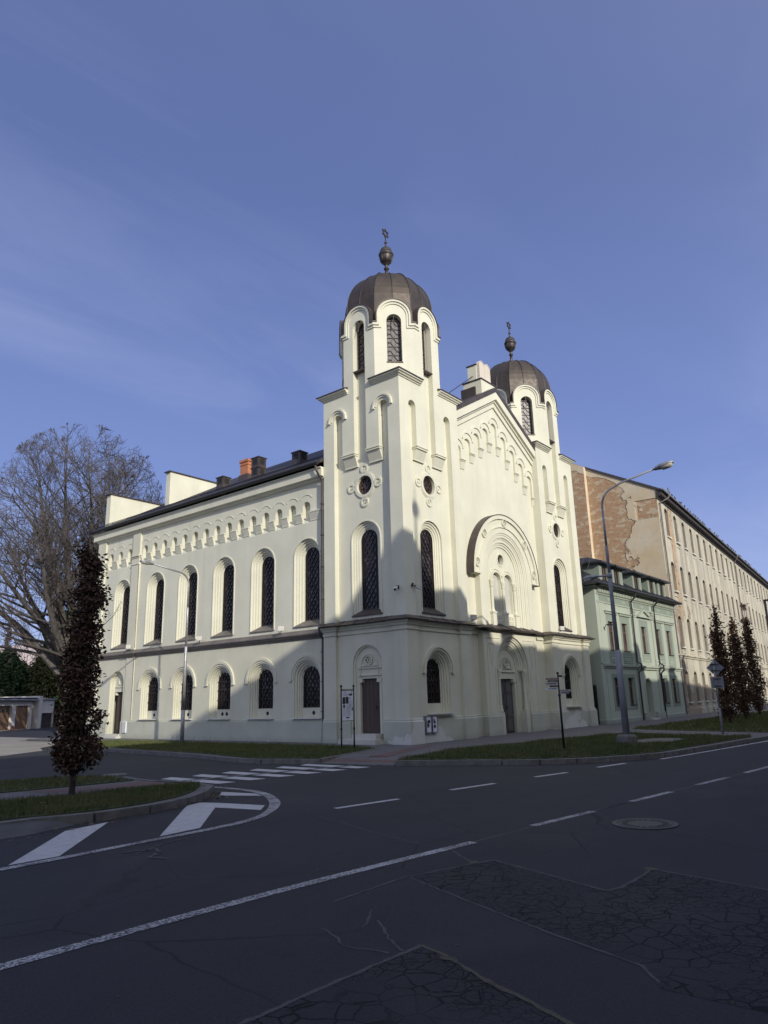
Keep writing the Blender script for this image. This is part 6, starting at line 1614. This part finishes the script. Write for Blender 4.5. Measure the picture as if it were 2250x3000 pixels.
# ------------------------------------------------------------------ vegetation
def leafmat(name, a, b, c=None, rough=.7):
    t = NT(name); g = t.n('ShaderNodeNewGeometry')
    col = t.mix(g.outputs['Random Per Island'], a, b)
    if c: col = t.mix(t.ramp(t.noise(1.1, 3), .45, .65, 0, .7), col, c)
    t.b.inputs['Transmission Weight'].default_value = 0
    return t.done(col, rough, 0, .2)
M['brownleaf'] = leafmat('dead_brown_leaves', (.040, .024, .018), (.128, .074, .05))
M['oakleaf'] = leafmat('dry_oak_leaves', (.045, .027, .02), (.135, .075, .045))
M['evergreen'] = leafmat('dark_evergreen_needles', (.012, .028, .012), (.035, .06, .022))
M['yew'] = leafmat('olive_conifer_needles', (.030, .045, .015), (.085, .095, .03), (.10, .07, .035))
M['ivy'] = leafmat('ivy_leaves', (.03, .06, .015), (.08, .13, .035))
M['bark'] = simple('grey_brown_bark', (.095, .085, .075), .9, 0, .4, 5., .6)
M['twig'] = simple('twig_bark', (.072, .062, .058), .9, 0, .3, 3.)
M['barkdark'] = simple('dark_bark', (.035, .028, .025), .9, 0, .3, 6., .5)
class Leaves:
    def __init__(s): s.v = []; s.f = []
    def add(s, p, l, w, r, curl=.3):
        a = r.uniform(0, 2 * PI); t = r.uniform(-1, .6); ct = math.sqrt(max(0, 1 - t * t)); d = Vector((math.cos(a) * ct, math.sin(a) * ct, t))
        q = d.cross(Vector((r.uniform(-1, 1), r.uniform(-1, 1), r.uniform(-1, 1)))).normalized(); n = d.cross(q); i = len(s.v); p = Vector(p)
        s.v += [tuple(p), tuple(p + d * l * .5 + q * w * .5 + n * w * curl), tuple(p + d * l), tuple(p + d * l * .5 - q * w * .5 + n * w * curl)]
        s.f += [(i, i + 1, i + 2), (i, i + 2, i + 3)]
    def build(s, name, mat, parent, local=False):
        me = bpy.data.meshes.new(name); me.from_pydata(s.v, [], s.f); me.materials.append(mat); return link(name, me, parent, local)
def interp(tab, z):
    for (z0, *a), (z1, *b) in zip(tab[:-1], tab[1:]):
        if z0 <= z <= z1: t = (z - z0) / (z1 - z0); return [x + (y - x) * t for x, y in zip(a, b)]
    return [0] * (len(tab[0]) - 1)
def columnar(parent, tab, nclump, per, leaf, spread, seed, mat, trunk_r, H, holes=()):
    """tab: (z, left extent, right extent, depth) along the viewer's right axis"""
    r = random.Random(seed); Lf = Leaves(); W = MB()
    z0 = tab[0][0]; z1 = tab[-1][0]
    W.tube([(0, 0, -.1), (.01, 0, z0 * .6), (.03, .02, z0 + (H - z0) * .3), (-.02, 0, z0 + (H - z0) * .65), (.0, 0, H)], [trunk_r * 1.2, trunk_r, trunk_r * .8, trunk_r * .45, .008], 8)
    tr = W
    B = MB(); rgt = Vector((.64, -.77, 0)); dep = Vector((.77, .64, 0))
    for c in range(nclump):
        z = z0 + (z1 - z0) * ((c + r.random()) / nclump); a, b, dd = interp(tab, z)
        t = r.uniform(-1, 1); cx_ = ((a + b) / 2 + (b - a) / 2 * t * .92); cy_ = dd * r.uniform(-.9, .9) * math.sqrt(max(0, 1 - t * t * .7))
        if z > .62 * H and r.random() > (b - a) / .62: continue
        if any(abs(z - hz) < hr * .8 and abs(cx_ - hx) < hr for hz, hx, hr in holes): continue
        p = rgt * cx_ + dep * cy_ + Vector((0, 0, z))
        zb_ = max(z0 * .75, z - .35 - .5 * abs(cx_)); B.tube([(0, 0, zb_), tuple((rgt * cx_ + dep * cy_) * .55 + Vector((0, 0, (zb_ + z) / 2 - .03))), tuple(p)], [trunk_r * .28, trunk_r * .18, .004], 4, False)
        for k in range(per):
            q = p + Vector((r.gauss(0, spread), r.gauss(0, spread), r.gauss(0, spread * 1.15))); Lf.add(q, leaf * r.uniform(.7, 1.25), leaf * r.uniform(.5, .8), r)
    tr.build('trunk', M['barkdark'], parent).location = (0, 0, 0); B.build('branch', M['barkdark'], parent).location = (0, 0, 0)
    Lf.build('leaves', mat, parent, True)
tr = thing('columnar_tree', 'narrow young tree full of dead dark brown leaves on the planted island at left', 'tree', (-14.53, -3.13, 0))
tab = [(.52, -.16, .14, .15), (.72, -.44, .50, .38), (1.0, -.40, .55, .38), (1.25, -.33, .52, .36), (1.45, -.30, .50, .34), (1.6, -.30, .30, .30), (2.0, -.30, .26, .28), (2.4, -.31, .28, .28), (2.8, -.30, .32, .28), (3.2, -.26, .28, .26), (3.6, -.30, .34, .28), (3.95, -.22, .36, .26), (4.3, -.20, .33, .22), (4.6, -.22, .12, .18), (4.8, -.12, .05, .08)]
tab = [(q[0], q[1] * .94, q[2] * .94, q[3] * .9) for q in tab]
columnar(tr, tab, 240, 36, .090, .070, 3, M['brownleaf'], .055, 4.75, holes=((1.17, .27, .14), (3.45, .02, .13), (4.15, -.1, .10)))
W = MB(); rgt = Vector((.64, -.77, 0))
b0 = Vector((0, 0, 3.0)); tw_ = [b0, b0 + rgt * .3 + Vector((0, 0, .12)), b0 + rgt * .55 + Vector((0, 0, .36)), b0 + rgt * .66 + Vector((0, 0, .55))]
W.tube(tw_, [.012, .008, .005, .002], 4); r = random.Random(8); LL = Leaves()
for k in range(9):
    a = tw_[1] + (tw_[3] - tw_[1]) * (k / 9); d = rgt * r.uniform(-.12, .2) + Vector((0, 0, r.uniform(.06, .2))); W.tube([a, a + d], [.004, .0015], 3); LL.add(a + d, .04, .02, r)
W.build('bare_twig', M['twig'], tr).location = (0, 0, 0)
LL.build('twig_leaves', M['brownleaf'], tr, True)
OAK = [((18.09, -6.39), 6.05, 'columnar oak with dry brown leaves nearest the diamond sign', 1), ((24.61, -5.57), 6.15, 'columnar oak with dry brown leaves between two others', 2), ((31.18, -4.86), 7.3, 'columnar oak with reddish top standing farthest right on the verge', 3)]
for (x, y), H, lab, sd_ in OAK:
    t = thing('columnar_oak', lab, 'tree', (x, y, 0), 'columnar oaks along the verge'); k = H / 6.1
    tab = [(.35 * k, -.20, .20, .2), (.6 * k, -.40, .42, .4), (1.5 * k, -.42, .52, .42), (2.3 * k, -.38, .46, .4), (3.2 * k, -.34, .36, .35), (4.2 * k, -.29, .24, .25), (4.7 * k, -.22, .16, .18), (4.9 * k, -.12, .08, .1), (5.2 * k, -.14, .12, .1), (5.4 * k, -.06, .06, .06), (6.05 * k, -.02, .02, .02)]
    columnar(t, tab, 190, 26, .14, .10, sd_ + 30, M['oakleaf'], .07, H)
# ---- big bare tree
def bare_tree(parent, H, seed, limbs, spread, trunk_h, r0, twigs=True, mat_t='bark', mat_b='twig', lv=(9, 8, 7), env=None):
    r = random.Random(seed); T = MB(); Bm = MB()
    T.tube([(0, 0, -.2), (.1, .05, trunk_h * .5), (.15, .1, trunk_h)], [r0 * 1.25, r0, r0 * .9], 12)
    def path(p, d, L, n, wob, upl):
        P = [p]; d = d.normalized()
        for i in range(n):
            d = (d + Vector((r.gauss(0, wob), r.gauss(0, wob), r.gauss(0, wob) + upl))).normalized(); q = P[-1] + d * (L / n)
            if env and ((q.x - env[0]) / env[3]) ** 2 + ((q.y - env[1]) / env[3]) ** 2 + abs((q.z - env[2]) / env[4]) ** 2.3 > 1: q = P[-1] + (q - P[-1]) * .18
            P.append(q)
        return P
    def at(P, t): i = min(int(t * (len(P) - 1)), len(P) - 2); f = t * (len(P) - 1) - i; return P[i].lerp(P[i + 1], f), (P[i + 1] - P[i]).normalized()
    def perp(d, ang):
        q = d.cross(Vector((r.uniform(-1, 1), r.uniform(-1, 1), r.uniform(-1, 1)))).normalized(); return (d * math.cos(ang) + q * math.sin(ang)).normalized()
    for l in range(limbs):
        az = 2 * PI * (l + r.uniform(-.3, .3)) / limbs; inc = r.uniform(.10, .26) + spread * ((l % 4) / 3) * .62
        d = Vector((math.cos(az) * math.sin(inc), math.sin(az) * math.sin(inc), math.cos(inc))); L = (H - trunk_h) * r.uniform(.86, 1.02) * (1 - .25 * inc)
        z = trunk_h * r.uniform(.55, 1.); P = path(Vector((.12, .08, z)), d, L, 9, .06, .035)
        rr = r0 * r.uniform(.42, .6); T.tube(P, [max(.02, rr * (1 - i / 9) ** .9) for i in range(10)], 7, False)
        for k in range(lv[0]):
            t = .16 + .82 * (k + r.random()) / lv[0]; p, dd = at(P, t); L2 = L * (.52 * (1 - t) + .16) * r.uniform(.75, 1.2); P2 = path(p, perp(dd, r.uniform(.55, 1.0)), L2, 6, .10, .045)
            r2 = max(.02, rr * (1 - t) * .5 + .012); Bm.tube(P2, [max(.009, r2 * (1 - i / 6)) for i in range(7)], 5, False)
            for m in range(lv[1]):
                t2 = .15 + .83 * (m + r.random()) / lv[1]; p2, d2 = at(P2, t2); L3 = L2 * (.45 * (1 - t2) + .18) * r.uniform(.7, 1.25) + .2; P3 = path(p2, perp(d2, r.uniform(.5, 1.0)), L3, 4, .13, .05)
                Bm.tube(P3, [max(.007, .020 * (1 - i / 4.5)) for i in range(5)], 3, False)
                for q in range(lv[2]):
                    t3 = .2 + .8 * (q + r.random()) / lv[2]; p3, d3 = at(P3, t3); L4 = r.uniform(.3, .85) * min(1, L3); P4 = path(p3, perp(d3, r.uniform(.4, .95)), L4, 2, .16, .06)
                    Bm.tube(P4, [.013, .011, .007], 3, False)
    a = T.build('trunk', M[mat_t], parent); a.location = (0, 0, 0); b = Bm.build('crown', M[mat_b], parent); b.location = (0, 0, 0)
bt = thing('bare_tree', 'huge leafless spreading tree with grey limbs rising behind the far end of the synagogue', 'tree', (5.0, 34.7, ZR))
bare_tree(bt, 24.5, 33, 18, 1.15, 5.2, .62, lv=(15, 11, 9), env=(-.3, .3, 13.0, 7.0, 10.3))
Lf = Leaves(); r = random.Random(6)
for i in range(1500):
    z = r.uniform(1, 9); a = r.uniform(0, 2 * PI); k = .62 + r.gauss(0, .12) + .2 * math.sin(z * 3); Lf.add((k * math.cos(a) * (1 if z < 5 else .7), k * math.sin(a), z), .16, .13, r)
Lf.build('ivy', M['ivy'], bt, True)
# ---- yard behind: garages, evergreens, distant building
gd = Vector((.79, .61)); gp = Vector((8.15, 50.9)); GFr = Fr(gp, gd, (-gd.y, gd.x))
M['whitewash'] = plaster('stained_whitewash', (.62, .58, .54), (.40, .36, .32), var=.1); M['garagewood'] = wood('brown_garage_boards', (.14, .075, .04), (.24, .14, .075), (9, 9, .5))
def tar(a): return simple(a, (.05, .048, .048), .8, 0, .3, 2.)
g1_ = thing('garage', 'low white garage block with two brown wooden doors at the back of the yard', 'garage', (gp.x, gp.y, 0))
W = MB(); z = .0
q = rect(-6, 3.55, ZR, 2.5); hs = [rect(-2.75, -.04, ZR + .02, 1.98), rect(-5.9, -3.35, ZR + .02, 1.98), rect(.64, 3.1, ZR + .02, 1.98)]
poly(W, GFr, q, hs, 0)
for h in hs: skirt(W, GFr, h, 0, .25, True)
W.fbox(GFr, -6, 3.55, ZR, 2.5, 4.8, 5); W.fbox(GFr, 3.35, 3.55, ZR, 2.5, .01, 4.8); W.build('wall', M['whitewash'], g1_)
W = MB(); W.fbox(GFr, -6.2, 3.75, 2.5, 2.68, -.35, 5.2); W.build('roof', tar('tarred_roof'), g1_)
W = MB(); W.tube([GFr(-6.2, 2.5, -.4), GFr(3.75, 2.46, -.4)], .06, 6); W.build('gutter', M['galv'], g1_)
for a, b in ((-2.75, -.04), (.64, 3.1), (-5.9, -3.35)):
    W = MB(); n = 11
    for i in range(n): W.fbox(GFr, a + (b - a) * i / n, a + (b - a) * (i + .94) / n, ZR + .02, 1.98, .2 + .008 * (i % 2), .26)
    d = W.build('garage_door', M['garagewood'], g1_)
    if a < 0:
        W = MB()
        for i in range(4): W.fbox(GFr, a + .45 + i * .55, a + .8 + i * .55, 1.45, 1.8, .18, .2)
        W.build('window', M['housegl'], d)
W = MB(); poly(W, GFr, rect(0, .6, ZR, .22), (), -.004); W.build('red_base', simple('red_painted_base', (.34, .11, .08), .8), g1_)
pt_ = W = MB(); W.tube([GFr(2.45, ZR, -.3), GFr(2.45, 1.35, -.3)], .085, 8); tag(W.build('white_post', M['whitewash']), 'short white post standing in front of the brown garage door', 'post')
g2_ = thing('garage', 'second white garage with a dark opening, partly hidden behind the brown tree', 'garage', GFr(3.9, 0, 0))
W = MB(); W.fbox(GFr, 3.85, 4.5, ZR, 2.85, -.45, 4); poly(W, GFr, rect(4.5, 8, 1.25, 2.5), (), .1); W.fbox(GFr, 7.9, 8, ZR, 2.5, .1, 4); W.build('wall', M['whitewash'], g2_)
W = MB(); W.fbox(GFr, 4.5, 8.2, 2.5, 2.62, -.1, 4); W.build('roof', M['galv'], g2_); W = MB(); W.fbox(GFr, 4.5, 7.9, ZR, 1.25, .25, .3); W.build('garage_door', M['fascia'], g2_)  # lower panel coloured dark in place of the shade inside the opening
W = MB(); W.fbox(GFr, 3.56, 3.86, ZR, 2.3, .6, .7); W.build('boarding', M['fascia'], g1_)
def conebush(name, label, base, H, tab, n, leaf, mat, seed, cat='tree', trunk=True, up=0):
    t = thing(name, label, cat, (base[0], base[1], ZR)); r = random.Random(seed); Lf = Leaves()
    clumps = []
    for i in range(n // 40):
        z = H * r.random() ** .9; rr = interp(tab, z / H)[0]; a = r.uniform(0, 2 * PI); k = rr * math.sqrt(r.uniform(.35, 1.)); clumps.append((k * math.cos(a), k * math.sin(a), z, max(.12, rr * .20)))
    for x, y, z, s in clumps:
        for j in range(40): Lf.add((x + r.gauss(0, s), y + r.gauss(0, s), z + r.gauss(0, s * .8)), leaf * r.uniform(.7, 1.4), leaf * .42, r)
    if trunk:
        W = MB(); W.tube([(0, 0, 0), (0, 0, H * .9)], [.16, .02], 8); W.build('trunk', M['barkdark'], t).location = (0, 0, 0)
    Lf.build('crown', mat, t, True); return t
conebush('evergreen_bush', 'broad rounded dark evergreen behind the low garage roof', (11.4, 60.6), 7.6, [(0, 1.6), (.3, 2.3), (.6, 2.2), (.85, 1.3), (1., .2)], 15000, .40, M['evergreen'], 2)
conebush('evergreen_bush', 'second dark evergreen at the left edge behind the garage', (7.9, 62.0), 7.2, [(0, 1.8), (.3, 2.2), (.6, 2.1), (.85, 1.2), (1., .2)], 11000, .40, M['evergreen'], 5)
conebush('conifer_tree', 'olive green pointed conifer behind the garages', (15.6, 59.4), 10.2, [(0, 2.6), (.25, 2.7), (.5, 2.0), (.75, 1.1), (1., .05)], 17000, .40, M['yew'], 3)
conebush('conifer_tree', 'second olive conifer hidden largely by the brown island tree', (18.4, 58.2), 9., [(0, 2.3), (.3, 2.3), (.6, 1.6), (1., .1)], 9000, .42, M['yew'], 9)
conebush('brown_conifer', 'thin bare brown spire of a dying conifer above the dark evergreen', (13.6, 66.0), 10.6, [(0, 1.7), (.4, 1.2), (.6, .7), (.8, .25), (1., .05)], 3200, .20, leafmat('dead_needles', (.07, .045, .035), (.12, .085, .065)), 4)
st_ = thing('bare_tree', 'small leafless tree behind the olive conifer', 'tree', (16.6, 68, ZR)); bare_tree(st_, 12.5, 5, 5, 1.2, 2.5, .18, lv=(7, 6, 4), mat_t='twig')
st_ = thing('bare_tree', 'low leafless shrub tree beside the dying conifer', 'tree', (11.4, 66, ZR)); bare_tree(st_, 9.6, 9, 5, 1.3, 2., .12, lv=(6, 6, 4), mat_t='twig')
pb = thing('pale_house', 'distant pale house with a broad pinkish roof seen over the evergreens', 'house', (22, 84, 0))
W = MB(); W.box(8, 46, 92, 104, -.2, 6.8); W.build('wall', plaster('pale_far_plaster', (.62, .58, .52), (.5, .46, .42)), pb)
W = MB(); W.face([(7, 91, 6.6), (47, 91, 6.6), (47, 98, 11.6), (7, 98, 10.8)]); W.face([(7, 105, 6.6), (47, 105, 6.6), (47, 98, 11.6), (7, 98, 10.8)]); rf = W.build('roof', simple('pinkish_grey_roof', (.46, .38, .37), .8, 0, .08, .8), pb)
W = MB(); W.box(15.5, 18.6, 96.5, 99.5, 9, 12.6); W.build('chimney', simple('ochre_render', (.46, .36, .2), .9, 0, .2, 1.), rf)
# far line of trees and houses low on the horizon
hz = MB(); r = random.Random(1); 
for i in range(90):
    a = R(-40 + 190 * i / 90); d = 420 + r.uniform(-30, 30); hgt = r.uniform(4, 9); p = Vector((-21 + d * math.cos(a), -16 + d * math.sin(a), 0)); t = Vector((-math.sin(a), math.cos(a), 0))
    n = 10
    hz.lathe(p.x, p.y, [(11, -1), (12 + r.uniform(-2, 2), hgt * .45), (8, hgt * .8), (3, hgt), (0, hgt)], 9)
tag(hz.build('distant_woodland', simple('far_woodland', (.075, .07, .05), .95, 0, .3, .1)), None, None, kind='stuff')
